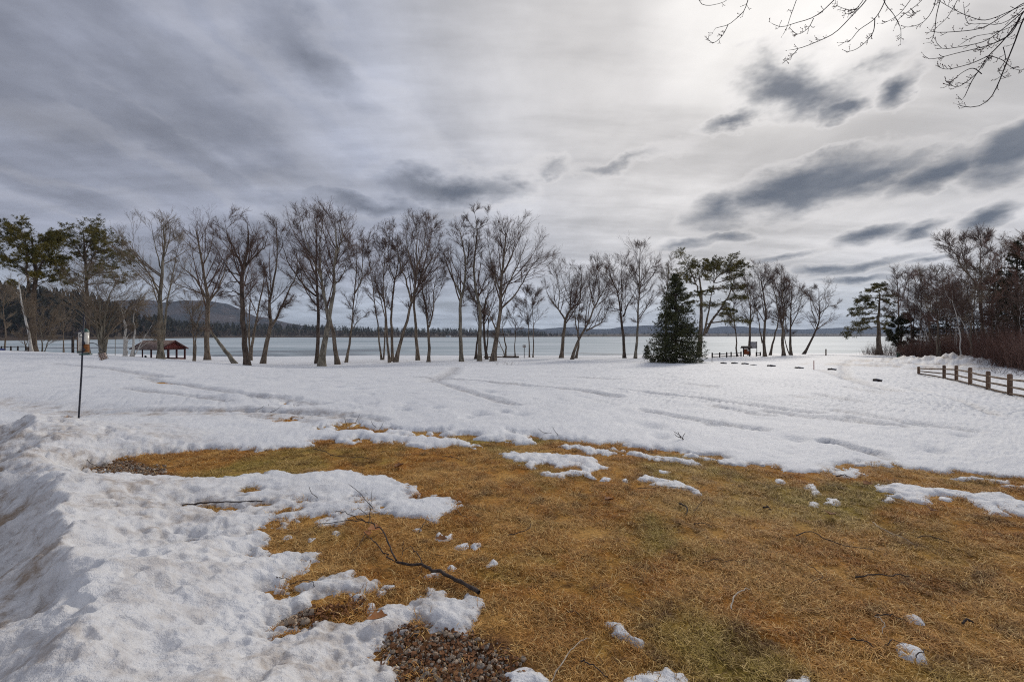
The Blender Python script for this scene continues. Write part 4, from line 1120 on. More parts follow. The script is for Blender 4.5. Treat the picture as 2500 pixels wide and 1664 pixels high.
# --- the row along the shore, from the gazebo to the beach
BT(1, [(46,[(935,1440),(930,1250),(960,1050),(1000,850)]),(34,[(915,1400),(905,1200),(850,1000),(720,800)]),(30,[(955,1420),(985,1230),(1040,1060),(1150,900)]),(26,[(925,1380),(920,1150),(900,900),(870,700)]),(24,[(945,1350),(955,1100),(990,900),(1060,720)]),(24,[(905,1330),(870,1150),(740,1000),(560,900)]),(22,[(915,1350),(880,1100),(800,900),(700,740)])],
   (470,1290,560,1250), 'low bushy many-stemmed bare tree behind the bird feeder', d=45, twig='twig_pale', bark='bark_grey', n1=44, n2=8, up=.06, name='bushy_bare_tree')
BT(1, [(52,[(1465,1475),(1462,1100),(1462,900),(1480,650),(1500,400),(1490,170)]),(26,[(1490,1300),(1515,1000),(1540,850),(1590,600),(1640,330)]),(22,[(1455,880),(1380,700),(1250,560),(1110,430)]),(16,[(1475,640),(1420,420),(1380,200)]),(14,[(1480,560),(1540,350),(1560,180)])],
   (1075,1720,115,900), 'tall twin-trunked bare tree standing in front of the red gazebo', d=50, bark='bark_grey', twig='twig_pale', n1=34)
BT(1, [(46,[(1890,1490),(1885,1200),(1895,950),(1880,800),(1850,580),(1800,330),(1780,200)]),(26,[(1890,920),(1800,740),(1700,640),(1610,560)]),(24,[(1905,930),(1990,800),(2060,600),(2090,350)]),(16,[(1850,580),(1920,420),(1950,220)]),(14,[(1870,860),(1700,800),(1600,760),(1590,700)])],
   (1590,2110,145,1000), 'crooked bare tree with zigzag limbs, right beside the gazebo', bark='bark', n1=32)
BT(1, [(40,[(2145,1530),(2040,1380),(1960,1270),(1910,1180),(1890,1080)])], (1800,1990,1020,1240), 'short trunk leaning hard left against the crooked tree', bark='bark_grey', n1=5, n2=3, n3=3, name='leaning_trunk')
BT(1, [(20,[(1770,1490),(1765,1300),(1755,1120),(1750,900)]),(16,[(1780,1480),(1790,1250),(1810,1100),(1850,940)])], (1640,1900,850,1200), 'slim pair of bare stems just right of the gazebo roof', d=52, twig='twig_pale', n1=18, n2=6)
BT(2, [(54,[(295,1545),(268,1270),(245,900),(252,650),(290,470),(310,300),(290,160)]),(26,[(262,620),(340,520),(440,420),(480,300)]),(26,[(250,600),(190,460),(130,330),(90,180)]),(20,[(245,680),(130,640),(30,560)]),(18,[(240,740),(150,740),(80,800)]),(18,[(240,870),(150,830),(40,880)])],
   (-30,500,130,950), 'dark straight-trunked bare tree nearest the leaning short trunk', bark='bark_dark', n1=34)
BT(2, [(28,[(322,1490),(350,1250),(380,1080),(440,780),(450,620)]),(16,[(318,1480),(310,1100),(322,800),(340,600)]),(12,[(320,1450),(290,1100),(280,850)])], (230,520,540,1120), 'thin forked bare tree close behind the dark straight trunk', d=58, n1=22)
BT(2, [(42,[(435,1530),(475,1300),(510,1170),(500,1000),(505,880),(545,700),(570,480),(560,180)]),(30,[(510,1170),(565,1080),(605,980),(690,790),(750,620),(740,400)]),(18,[(505,880),(470,720),(430,520)]),(16,[(605,985),(680,930),(760,870)])],
   (410,790,100,1000), 'bare tree with trunk bent right and two diverging limbs', n1=34)
BT(2, [(36,[(930,1510),(935,1200),(935,900),(925,600),(925,300),(900,90)]),(24,[(920,875),(830,800),(720,640),(640,480),(590,250)]),(16,[(928,700),(850,520),(790,300),(760,140)])], (560,1020,60,950), 'dark upright bare tree just behind the thick pale trunk', d=47, bark='bark_dark', n1=34)
BT(2, [(62,[(970,1550),(985,1380),(1015,1230),(1040,1080),(1075,900),(1090,600),(1110,400),(1100,180)]),(34,[(1030,1100),(990,850),(965,650),(960,400),(980,120)]),(20,[(1080,780),(1170,660),(1220,480)]),(20,[(965,700),(890,520),(830,330),(800,120)]),(16,[(1090,520),(1150,350),(1170,180)])],
   (760,1250,50,1000), 'largest bare tree of the row, thick mottled trunk forking low', bark='bark_grey', n1=40)
BT(2, [(40,[(1115,1515),(1070,1230),(1045,1080),(1000,920),(970,760),(975,560)])], (840,1130,400,900), 'bare tree leaning left behind the largest forked trunk', d=45, bark='bark', n1=18)
BT(2, [(26,[(1195,1515),(1215,1380),(1240,1250),(1245,1130),(1270,850),(1290,600),(1290,330)]),(18,[(1275,850),(1335,720),(1345,520),(1330,360)]),(12,[(1255,1190),(1310,1110),(1380,1060)])], (1140,1430,270,1050), 'slender bare tree standing alone right of the largest tree', n1=26)
BT(3, [(18,[(268,1490),(245,1300),(225,1080),(200,880),(160,600),(130,350)]),(20,[(285,1490),(298,1250),(295,1050),(240,850),(180,640),(110,430)])], (20,330,220,1000), 'pair of thin bare stems leaning left, left end of a tight clump', d=57, n1=28)
BT(3, [(24,[(340,1515),(320,1300),(305,1050),(285,850),(290,600),(310,250)]),(14,[(300,950),(230,800),(180,560)])], (170,420,200,950), 'middle bare stem of the tight clump of three', n1=24)
BT(3, [(28,[(366,1505),(362,1200),(360,1000),(382,750),(420,540),(400,230)]),(16,[(385,720),(330,560),(340,300)])], (240,520,150,950), 'right-hand bare stem of the tight clump, beside the leaning trunk', n1=26)
BT(3, [(38,[(395,1515),(430,1350),(470,1200),(540,950),(575,750),(590,500),(590,140)]),(24,[(540,940),(480,700),(440,600),(420,400)]),(20,[(580,720),(520,520),(490,300)]),(18,[(588,600),(650,420),(680,200)])], (400,860,110,900), 'bare tree whose trunk slants strongly right from a tight clump', n1=38)
BT(3, [(32,[(597,1480),(585,1250),(568,1050),(565,880),(615,730),(680,480),(740,200)]),(18,[(620,720),(720,520),(820,300)])], (520,870,150,850), 'straight bare trunk just right of the slanting tree', d=56, n1=26)
BT(3, [(30,[(695,1510),(700,1300),(690,1180),(672,1020),(640,800),(630,640)]),(20,[(700,1175),(740,1010),(745,800),(790,620)])], (580,890,580,1080), 'low-forked bare tree with knobbly trunk, shorter than its neighbours', n1=28)
BT(3, [(38,[(995,1505),(985,1200),(987,900),(1020,780),(1030,560),(1000,330),(970,200)]),(24,[(985,860),(920,720),(850,540),(820,420)]),(14,[(1030,640),(1060,480),(1070,340)])], (810,1110,185,950), 'mossy straight bare tree beside the snowmobile tracks', bark='bark_grey', n1=30)
BT(3, [(22,[(1125,1470),(1140,1300),(1150,1100),(1120,900)])], (1020,1240,820,1180), 'small dark bare tree hidden behind a grey trunk', d=58, bark='bark_dark', n1=14)
BT(3, [(38,[(1160,1500),(1165,1250),(1165,1000),(1135,860),(1110,620),(1130,350),(1140,220),(1110,60)]),(18,[(1160,980),(1070,840),(1040,680)]),(10,[(1140,240),(1210,200),(1240,110)]),(9,[(1138,250),(1080,200),(1050,120)])], (1000,1290,260,1000), 'bare tree with a thin spire rising highest of the row', bark='bark_grey', n1=28)
BT(3, [(26,[(1225,1470),(1205,1280),(1200,1080),(1220,900),(1290,800),(1310,600)]),(18,[(1225,1400),(1240,1200),(1235,1000),(1190,820)])], (1110,1400,620,1100), 'reddish bare tree with crossed stems behind the big right-hand crown', d=57, bark='bark_dark', n1=24)
BT(3, [(52,[(1285,1500),(1305,1330),(1335,1150),(1352,930),(1365,650),(1390,420),(1400,210)]),(26,[(1345,1000),(1430,930),(1530,800),(1620,620),(1720,500)]),(22,[(1355,900),(1450,700),(1540,500),(1600,330)]),(20,[(1310,1200),(1260,1060),(1230,950)]),(20,[(1355,850),(1290,660),(1250,460),(1230,300)]),(16,[(1365,680),(1460,480),(1480,270)])], (1180,1840,175,1000), 'wide fan-shaped bare tree, last of the tall row', n1=46)
BT(3, [(18,[(1395,1450),(1400,1360),(1380,1250),(1365,1160),(1380,1080)]),(12,[(1395,1450),(1340,1320),(1310,1250)])], (1300,1450,1020,1220), 'little crooked V-shaped bare tree by the log seat', d=66, n1=12, n2=4)
BT(3, [(11,[(1485,1450),(1480,1350),(1492,1230),(1475,1100),(1470,1000)])], (1400,1570,930,1230), 'wavy sapling standing over the log seat', d=66, n1=14, n2=5)
BT(3, [(13,[(1615,1465),(1610,1300),(1605,1150),(1590,980),(1580,850)])], (1470,1690,800,1130), 'first of two slim saplings beside the small lake sign', d=66, n1=20)
BT(3, [(12,[(1647,1465),(1652,1300),(1650,1150),(1640,1000),(1650,860)])], (1570,1780,800,1140), 'second slim sapling, farther from the small lake sign', d=66, n1=20)
BT(4, [(44,[(325,1450),(340,1300),(365,1060),(385,980),(430,870),(520,790),(550,600),(550,400)]),(28,[(365,990),(300,880),(220,780),(150,640)]),(24,[(425,880),(425,700),(410,400)]),(16,[(290,870),(300,650),(250,450)])], (80,620,340,1020), 'bare tree with sturdy reddish trunk and broad low crown', n1=38, bark='bark')
BT(4, [(36,[(445,1470),(475,1340),(530,1220),(590,1110),(650,980),(710,820),(760,720),(720,480),(690,350)]),(24,[(600,1125),(700,1075),(785,1020),(840,880),(870,720)]),(20,[(700,850),(650,650),(640,450)]),(16,[(755,730),(830,600),(860,420)])], (560,960,310,1000), 'bare tree sweeping right from a bent foot with a low side limb', n1=38)
BT(4, [(28,[(490,1455),(520,1250),(510,1180),(480,960),(470,860)]),(14,[(512,1200),(525,950),(530,700),(540,480)])], (400,620,420,960), 'thin bare tree crossing behind the right-sweeping trunk', d=60, n1=16)
BT(4, [(36,[(1035,1455),(1025,1250),(1010,1050),(1000,960),(980,820),(950,660),(880,480),(850,320)]),(24,[(1025,960),(1055,860),(1120,740),(1160,640)]),(18,[(1000,900),(1010,650),(1000,400),(990,240)]),(16,[(985,880),(900,860),(830,840)])], (760,1190,200,980), 'dark bare tree with Y fork just left of a tall slim one', bark='bark_dark', n1=34)
BT(4, [(34,[(1158,1460),(1170,1250),(1185,1000),(1198,750),(1205,450),(1215,110)]),(16,[(1200,620),(1120,480),(1060,350)]),(14,[(1205,560),(1310,420),(1400,260)]),(12,[(1190,960),(1270,850),(1350,700)])], (1030,1450,90,960), 'tall slim bare tree with narrow upswept crown left of the spruce', bark='bark_grey', n1=34)
BT(4, [(22,[(1500,1450),(1500,1100),(1505,800),(1530,500),(1530,330)])], (1420,1650,290,850), 'pale bare crown showing above the left shoulder of the spruce', d=66, twig='twig_pale', n1=24)
BT(5, [(20,[(440,1370),(425,1280),(425,1150),(405,1000),(395,800),(400,600)])], (300,510,560,1000), 'small bare tree behind the split-rail fence by the notice board', d=63, n1=20)
BT(5, [(28,[(560,1340),(568,1150),(572,980),(578,850),(550,680),(540,500)]),(14,[(572,1000),(610,900),(640,700)])], (460,670,460,980), 'bare tree right behind the orange notice board', n1=24)
BT(5, [(34,[(730,1355),(720,1200),(725,1050),(738,850),(715,680),(690,500),(690,340)]),(18,[(700,1200),(670,1000),(640,820),(590,640)]),(14,[(705,620),(760,480),(780,380)])], (520,800,325,900), 'tall curving bare tree right of the grey sign board', n1=30)
BT(5, [(24,[(785,1340),(810,1220),(840,1100),(875,930),(900,720),(890,500)])], (740,980,430,980), 'bare tree leaning right into a dense clump', n1=22)
BT(5, [(34,[(930,1345),(918,1150),(915,1000),(880,880),(840,680),(800,500)]),(20,[(915,1020),(935,850),(910,560),(900,430)])], (730,1030,400,1000), 'bare tree with mossy trunk at the centre of the dense clump', n1=32)
BT(5, [(30,[(1005,1340),(1000,1180),(995,1050),(1010,800),(1010,520)]),(16,[(990,1330),(945,1180),(950,950),(960,700)]),(16,[(1000,1030),(1080,850),(1130,620)])], (900,1220,430,1060), 'bare tree of two stems at the right of the dense clump', n1=32)
BT(5, [(28,[(1140,1330),(1180,1260),(1215,1190),(1260,1080),(1300,980),(1312,850),(1305,700),(1300,580)]),(14,[(1308,880),(1400,800),(1500,780)]),(12,[(1290,1010),(1220,800),(1210,650)])], (1170,1540,560,1010), 'lone bare tree leaning right at the end of the row by the beach', bark='bark_dark', up=.03, n1=32)

# --- evergreens
pine(1, [(60,[(300,1425),(300,1150),(305,900),(325,700),(300,500),(290,280)]),(26,[(265,850),(245,600),(235,400),(230,280)]),(22,[(330,700),(400,520),(430,400)])], (-40,570,205,860), 'tall dark pine with domed crown, outermost on the left', d=52, seed=1, n1=46, n2=13, up=.05)
pine(1, [(44,[(790,1430),(795,1100),(800,850),(785,620),(770,420),(760,250)]),(20,[(790,700),(850,500),(900,380)]),(18,[(780,560),(700,420),(640,330)])], (500,1170,195,900), 'tall dark pine with sloping crown behind the bushy tree', d=58, seed=2, n1=50, n2=13, up=.05)
spruce(1650, 887, 672, 73, 'dense blue-green spruce standing on a ring of brown needles', seed=1, whorls=32, per=15)
plate_pine(4, [(70,[(1870,1470),(1880,1250),(1895,1000),(1900,700),(1880,450)]),(34,[(1930,1180),(1970,950),(2000,780),(2040,560)]),(40,[(1950,1150),(2010,1020),(2090,900),(2180,760),(2260,560),(2310,320)]),(24,[(1900,800),(1850,600),(1780,430),(1700,310)])],
 [(1700,690,1660,622),(1708,690,1690,640),(1710,668,1735,640),(1768,668,1799,622),(1752,668,1747,630),(1757,668,1817,651),(1762,688,1819,668),(1740,684,1715,672),(1718,708,1815,701),(1723,719,1676,722),(1766,734,1822,725),(1787,744,1714,745),(1750,756,1790,761),(1739,772,1783,767),(1735,788,1822,784),
  (1712,684,1647,664),(1708,702,1673,681),(1747,668,1705,647),(1750,712,1705,716),(1712,734,1680,738),(1745,650,1770,640),(1730,660,1722,636),(1775,668,1808,640)], 'broad white pine with tiered branches behind the spruce', d=60, seed=3)
spruce(1579, 876, 846, 13, 'tiny young spruce at the left foot of the big spruce', seed=8, whorls=9, per=7, d=57)
plate_pine(6, [(42,[(345,1150),(340,1000),(338,850),(345,700),(340,570)])],
 [zp(6, *q[:2]) + zp(6, *q[2:]) for q in ((335,620,215,612),(335,660,160,690),(335,710,140,700),(335,755,125,765),(335,805,100,818),(340,865,95,910),(340,910,60,988),(345,600,412,592),(345,650,470,655),(345,705,455,722),(345,765,462,792),(345,825,445,840),(340,885,430,905),(340,585,285,560),(340,580,390,556),(340,570,335,548),(338,740,240,720),(338,840,220,850),(342,690,400,680),(340,930,420,950))], 'flat-topped pine standing alone at the end of the right-hand wood', d=62, seed=4, foliage='needle', dens=8)
pine(6, [(22,[(540,1150),(535,1000),(535,850)])], (440,650,780,1120), 'small dark hemlock beside the green box', seed=5, n1=30, n2=7, d=50, foliage='needle_dark')
spruce(2483, 905, 592, 62, 'tall dark spruce rising from the thicket at the right edge', seed=2, foliage='needle_dark', d=37, whorls=30, per=11)
spruce(2436, 900, 660, 55, 'dark spruce half hidden behind the birches', seed=3, foliage='needle_dark', d=44, whorls=24, per=10)
spruce(2290, 885, 740, 50, 'low dark spruce deep in the thicket', seed=4, foliage='needle_dark', d=52, whorls=20, per=9)
spruce(2350, 890, 735, 60, 'squat dark spruce in the middle of the thicket', seed=5, foliage='needle_dark', d=50, whorls=20, per=9)
pine(6, [(26,[(1330,1180),(1320,900),(1330,700),(1340,520)])], (1130,1500,470,740), 'oak still holding rust-brown leaves above the birches', seed=6, n1=24, n2=6, n3=4, d=42, foliage='needle_rust', name='oak_tree', ang1=(40, 80), nl=.16, nw=.025, tufts=3)

# --- the left grove
BT(1, [(24,[(292,1430),(265,1260),(230,1080),(195,900),(175,780),(160,680)]),(10,[(215,1000),(180,900),(120,820)])], (60,290,660,1050), 'white-barked birch leaning left in front of the outer pine', d=48, bark='birch', twig='twig_pale', n1=16, n2=5, name='birch_tree', group='birches')
BT(1, [(14,[(318,1430),(325,1330),(310,1200),(330,1050)])], (240,420,980,1250), 'thin stem close against the outer pine trunk', d=49, n1=10, n2=4, twig='twig_pale')
BT(1, [(12,[(385,1430),(382,1300),(370,1150),(390,1000)]),(9,[(395,1430),(430,1330),(480,1220),(525,1110)]),(8,[(405,1435),(450,1270),(500,1150)])], (300,560,960,1300), 'spindly three-stemmed sapling right of the outer pine', d=47, n1=18, n2=5, twig='twig_pale', bark='bark_grey')
BT(1, [(12,[(240,1420),(225,1330),(205,1270)]),(10,[(238,1400),(250,1320),(262,1220)])], (170,300,1180,1340), 'forked knee-high sapling at the end of the low rail', d=47, n1=8, n2=4, twig='twig_pale')
BT(1, [(26,[(1140,1450),(1140,1300),(1140,1180),(1125,1060),(1170,1000),(1250,940)]),(18,[(1155,1440),(1160,1280),(1200,1220)]),(14,[(1140,1160),(1110,1020),(1105,930)])], (1040,1300,880,1180), 'angular pale birch with bent limbs left of the gazebo', d=47, bark='birch', twig='twig_pale', n1=18, n2=5, name='birch_tree', group='birches')
BT(1, [(24,[(1200,1460),(1215,1350),(1228,1230),(1218,1080),(1260,900)]),(10,[(1215,1465),(1290,1330),(1350,1220),(1400,1130)]),(8,[(1210,1460),(1300,1350),(1400,1300)])], (1140,1430,780,1200), 'pale birch sending a long slanting stem towards the gazebo', d=47.5, bark='birch', twig='twig_pale', n1=18, n2=5, name='birch_tree', group='birches')
BT(1, [(10,[(580,1400),(575,1250),(590,1100),(580,950)])], (480,680,900,1200), 'thin grey sapling far left of the feeder', d=70, n1=14, n2=5, twig='twig_pale')
BT(1, [(14,[(40,1420),(50,1200),(30,1000),(60,800)])], (-60,150,720,1150), 'grey bare tree at the extreme left edge', d=66, n1=18, n2=6, twig='twig_pale')

# --- the right-hand wood: birches one can follow, then the bare trees behind
RB = [([(790,1150),(765,1020),(735,880),(690,720),(660,600)],16,46,'white birch leaning left, second stem of the left birch cluster'),([(710,1080),(705,950),(695,830),(680,720),(690,600)],13,47,'upright white birch, leftmost of the thicket birches'),
 ([(842,1080),(800,980),(765,900),(745,800),(730,650)],11,46,'thin white birch curving left, right side of the left cluster'),([(760,1120),(750,1000),(720,860),(700,760)],9,48,'thin pale birch stem between two leaning birches'),
 ([(1045,1255),(1052,1100),(1045,950),(1005,760),(960,640),(900,520)],18,36,'stout white birch rooted at the snowbank'),([(1000,1070),(1010,930),(985,790),(970,640)],11,42,'slim white birch behind the stout one'),([(1020,1180),(1015,1000),(1000,850),(940,700)],9,40,'thin birch stem close left of the stout white birch'),
 ([(1170,1170),(1135,1040),(1085,900),(1040,790),(1000,680),(980,560)],15,38,'white birch slanting left across the middle of the thicket'),([(1300,1010),(1230,880),(1140,780),(1060,720),(930,620)],13,42,'long birch trunk slanting far left, almost fallen'),
 ([(1405,1160),(1390,1060),(1375,960),(1350,800)],9,36,'thin pale birch in front of the dark spruces'),([(1510,1060),(1440,930),(1390,830),(1370,750),(1440,650)],15,40,'grey birch bowed over into a hook'),([(1572,1185),(1570,1000),(1572,850),(1560,600)],11,33,'straight pale birch nearest the right edge'),([(1200,1030),(1170,920),(1120,800),(1100,620)],9,44,'faint grey birch deep in the thicket')]
for i, (pts, w, d, lab) in enumerate(RB):
    xt = pts[-1][0]
    bare_tree(6, [(w * .72, pts)], (xt - 110, xt + 120, pts[-1][1] - 120, pts[len(pts) // 2][1] + 60), lab, d=d, seed=300 + i, bark='birch', twig='twig', n1=14, n2=6, n3=5, n4=3, name='birch_tree', group='birches in the right-hand thicket', lean=.05)
BT(6, [(20,[(1260,1050),(1220,700),(1190,520),(1110,430),(1050,330),(980,220),(915,150)]),(14,[(1110,430),(1080,280),(1030,130)])], (880,1200,140,560), 'bare tree leaning out left above the thicket, crown highest there', d=40, n1=20, group='bare trees of the right-hand wood')
BT(6, [(14,[(1235,1050),(1235,600),(1232,300),(1226,90)])], (1160,1300,95,560), 'thin straight bare spire beside the out-leaning tree', d=42, n1=24, group='bare trees of the right-hand wood')
BT(6, [(18,[(510,1130),(512,850),(508,600),(495,420)]),(9,[(512,740),(560,600),(590,480)])], (410,620,395,900), 'first bare tree of the wood, next to the flat-topped pine', d=58, n1=26, group='bare trees of the right-hand wood')
rw = np.random.default_rng(77)
for i, (x, top) in enumerate([(600,430),(650,400),(700,420),(745,400),(800,440),(845,400),(890,430),(940,380),(985,420),(1060,400),(1120,440),(1170,330),(1310,180),(1350,250),(1400,110),(1440,200),(1500,150),(1560,110),(1610,130),(1660,140),(1720,160),(1800,180)]):
    lx = x + rw.uniform(-50, 60); d = rw.uniform(40, 54) if x < 1150 else rw.uniform(33, 46)
    bare_tree(6, [(rw.uniform(9, 15), [(lx, 1130), ((x + lx) / 2 + rw.uniform(-15, 15), 850), (x + rw.uniform(-15, 15), 620), (x, top)])], (x - 75, x + 75, top, 830), 'slender grey bare tree packed in the right-hand wood behind the birches', d=d, seed=400 + i, twig=('twig_red', 'twig', 'twig_pale')[i % 3], bark='bark', n1=13, n2=6, n3=5, n4=3, group='packed bare trees of the right-hand wood', lean=.04)

# ------------------------------------------------------------------ red brush in front of the right-hand wood
def brush(name, spots, label, mat, seed, hh, n, lean=.25, sub=2):
    rng = np.random.default_rng(seed)
    spots = np.array(spots, float)       # world x, y, height scale along a band
    k = rng.uniform(0, len(spots) - 1, n); i = np.minimum(k.astype(int), len(spots) - 2); w = (k - i)[:, None]
    b = spots[i] * (1 - w) + spots[i + 1] * w
    off = rng.uniform(0, 1, n) ** 1.3
    xy = b[:, :2] + (b[:, :2] / np.linalg.norm(b[:, :2], axis=1, keepdims=True)) * (off * 7.0)[:, None] + rng.normal(size=(n, 2)) * .35
    z = terrain(xy[:, 0], xy[:, 1]) - .05
    L = hh * b[:, 2] * rng.uniform(.45, 1.1, n) * (.75 + .5 * off)
    dr = nrm(np.stack([rng.normal(size=n) * lean, rng.normal(size=n) * lean, np.ones(n)], 1))
    P = np.empty((n, 4, 3)); P[:, 0] = np.c_[xy, z]
    for j in range(1, 4):
        P[:, j] = P[:, j - 1] + dr * (L / 3)[:, None]; dr = nrm(dr + rng.normal(size=(n, 3)) * .12)
    R = (.010 + .002 * L)[:, None] * np.array([1, .8, .55, .2])[None]
    P2, R2 = kids(rng, P, R, sub, .3, 1, (20, 50), .45, None, 2, .7, .1, .1, .2, 1.2, rmax=.009)
    V, Q, T = join([tubes(P, R, 3), tubes(P2, np.maximum(R2, .006), 3)])
    return tag(link(name, mesh_np(name, V, Q, T), mat), label, kind='stuff')
bs = [np.r_[hit(2212, 879)[:2], .8], np.r_[hit(2260, 881)[:2], .9], np.r_[hit(2330, 884)[:2] * .98, 1.0], np.r_[at(2390, 890, 34)[:2], 1.0], np.r_[at(2450, 900, 31)[:2], .95], np.r_[at(2520, 905, 28)[:2], 1.0], np.r_[at(2700, 905, 26)[:2], 1.0]]
brush('red_brush', bs, 'dense reddish-brown brush along the foot of the right-hand wood', MAT['twig_red'], 3, 2.9, 5600)
brush('low_brush', [np.r_[at(2110, 868, 66)[:2], .8], np.r_[at(2150, 868, 60)[:2], 1.0], np.r_[at(2215, 872, 52)[:2], 1.0]], 'thin tangled brush under the flat-topped pine', MAT['twig'], 4, 1.9, 420)
brush('red_brush', [np.r_[hit(2380, 905)[:2], .5], np.r_[hit(2440, 915)[:2], .6], np.r_[hit(2520, 925)[:2], .6]], 'sparse bent brush poking from the snowbank behind the fence', MAT['twig'], 6, 1.0, 130, .6)

# ------------------------------------------------------------------ split-rail fences
def fence(posts, heights, label, rails, mat_p, mat_r, pw, rw, extra_end=None):
    base = posts[0]
    root = thing('split_rail_fence', base, label, 'fence')
    for p, h in zip(posts, heights):
        q = p - base
        m = MB(); c = pw / 2
        m.box((q[0] - c, q[1] - c * .9, q[2] - .3), (q[0] + c, q[1] + c * .9, q[2] + h - pw * .35))
        # rounded top
        m.add([(q[0] + c * sx * s, q[1] + c * .9 * sy * s, q[2] + h - pw * .35 + dz) for s, dz in ((1, 0.001), (.82, pw * .25), (.4, pw * .38)) for sx, sy in ((-1,-1),(1,-1),(1,1),(-1,1))],
              [(k * 4 + i, k * 4 + (i + 1) % 4, k * 4 + 4 + (i + 1) % 4, k * 4 + 4 + i) for k in range(2) for i in range(4)] + [(8, 9, 10, 11)])
        m.build('post', mat_p, root)
    seq = list(posts) + ([extra_end] if extra_end is not None else [])
    hs = list(heights) + [heights[-1]]
    for i in range(len(seq) - 1):
        for k, f in enumerate(rails):
            a = seq[i] - base + np.array((0, 0, hs[i] * f)); b = seq[i + 1] - base + np.array((0, 0, hs[i + 1] * f))
            n = nrm(b - a); m = MB()
            mid = (a + b) / 2 + np.array((0, 0, -.02 + .015 * ((i + k) % 3)))
            sidev = np.cross(n, (0, 0, 1)) * pw * .12
            m.tube([a + n * pw * .5 + sidev, (a + mid) / 2, mid, (mid + b) / 2, b - n * pw * .5 + sidev], [rw * .36, rw * .5, rw * .52, rw * .5, rw * .36], 6)
            m.build('rail', mat_r, root, smooth=False)
    return root
Z6 = lambda x, y: (2160 + x / 6.93, 830 + y / 6.93)
fp = [hit(*Z6(x, y)) for x, y in ((1005, 682), (1212, 727), (1446, 797), (1750, 877), (2117, 972))]
fh = [(b - t) / 6.93 / F * p[1] for p, (t, b) in zip(fp, ((465, 682), (470, 727), (510, 797), (578, 877), (630, 972)))]
far_end = fp[-1] + (fp[-1] - fp[-2]) * 1.3; far_end[2] = float(terrain(np.array([far_end[0]]), np.array([far_end[1]]))[0])
start = hit(2243, 915)
fh = [h + .13 for h in fh]
fence([start] + fp + [far_end], [fh[0] * .62] + fh + [fh[-1]], 'weathered split-rail fence running out of the picture at lower right', (.76, .46, .18), MAT['wood_post'], MAT['wood_grey'], .11, .08)
Z3 = lambda x, y: (1720 + x / 14.725, 820 + y / 14.725)
fd = 58.0
def onz(px, py, d):
    p = at(px, py, d); p[2] = float(terrain(np.array([p[0]]), np.array([p[1]]))[0]); return p
kp = [onz(*Z3(x, y), d) for x, y, d in ((278, 905, 54), (545, 880, 56), (797, 860, 57.5), (957, 850, 58.5), (1155, 840, 59.5), (1312, 815, 60.5))]
fence(kp, [.72] * 6, 'low dark split-rail fence beside the orange notice board', (.72, .30), MAT['wood_dark'], MAT['wood_dark'], .13, .10)
kp2 = [onz(*Z3(x, y), d) for x, y, d in ((1862, 770, 62.5), (2008, 765, 63))]
fence(kp2, [.62] * 2, 'short single-bay fence right of the grey sign board', (.75, .30), MAT['wood_dark'], MAT['wood_dark'], .13, .10)
LR = lambda x, y: (x / 11.78, 800 + y / 11.78)
lp = [onz(*LR(x, y), 46.5) for x, y in ((40, 700), (312, 705), (512, 710), (745, 735))]
fence(lp, [.75] * 4, 'low dark rail fence at the left edge of the field', (.92, .30), MAT['wood_dark'], MAT['wood_dark'], .10, .09)

# ------------------------------------------------------------------ red gazebo
gc = at(390, 880, 60); gz = EYE - 3.42
gaz = thing('gazebo', (gc[0], gc[1], gz), 'small dark red open gazebo with gable roof at the lake edge', 'gazebo', rz=rad(-14))
gw, gl, gh = 3.5, 4.1, 1.78         # gable width, length, eave height
hw = gw / 2
# local frame: gable end faces -Y (towards the camera), ridge runs along +Y; turned so that one long side shows
gaz.rotation_euler = (0, 0, math.atan2(-gc[0], gc[1]) + rad(42))
for x, y in ((-hw, -gl / 2), (hw, -gl / 2), (-hw, gl / 2), (hw, gl / 2)):
    MB().box((x - .08, y - .08, -.4), (x + .08, y + .08, gh)).build('corner_post', MAT['red_dark'], gaz)
for sx in (-1, 1):
    for y in (-gl / 6, gl / 6):
        MB().box((sx * hw - .05, y - .05, .44), (sx * hw + .05, y + .05, gh - .18)).build('post', MAT['red_dark'], gaz)
for sy in (-1, 1):
    for x in (-gw / 6, gw / 6):
        MB().box((x - .05, sy * gl / 2 - .05, .44), (x + .05, sy * gl / 2 + .05, gh - .18)).build('post', MAT['red_dark'], gaz)
    pl = MB().box((-hw + .08, sy * gl / 2 - .04, -.3), (hw - .08, sy * gl / 2 + .04, .44)).build('low_wall', MAT['red_paint'], gaz)
    MB().box((-hw + .08, sy * gl / 2 - .07, .441), (hw - .08, sy * gl / 2 + .07, .48)).build('cap_rail', MAT['red_dark'], pl)
    MB().box((-hw + .08, sy * gl / 2 - .06, gh - .18), (hw - .08, sy * gl / 2 + .06, gh - .005)).build('beam', MAT['red_dark'], gaz)
    # boarded gable
    rise = .92
    nb = 14
    gab = MB(); e = gl / 2 * sy
    for k in range(nb):
        x0 = -hw + gw * k / nb + .006; x1 = -hw + gw * (k + 1) / nb - .006
        z0 = gh; za = gh + .04 + rise * (1 - abs(x0) / hw); zb = gh + .04 + rise * (1 - abs(x1) / hw)
        q = .03 if k % 2 else .036
        gab.poly_prism([(x0, e - q, z0), (x1, e - q, z0), (x1, e - q, zb), (x0, e - q, za)], (0, 2 * q, 0))
    gab.build('gable_boards', MAT['red_paint'], gaz)
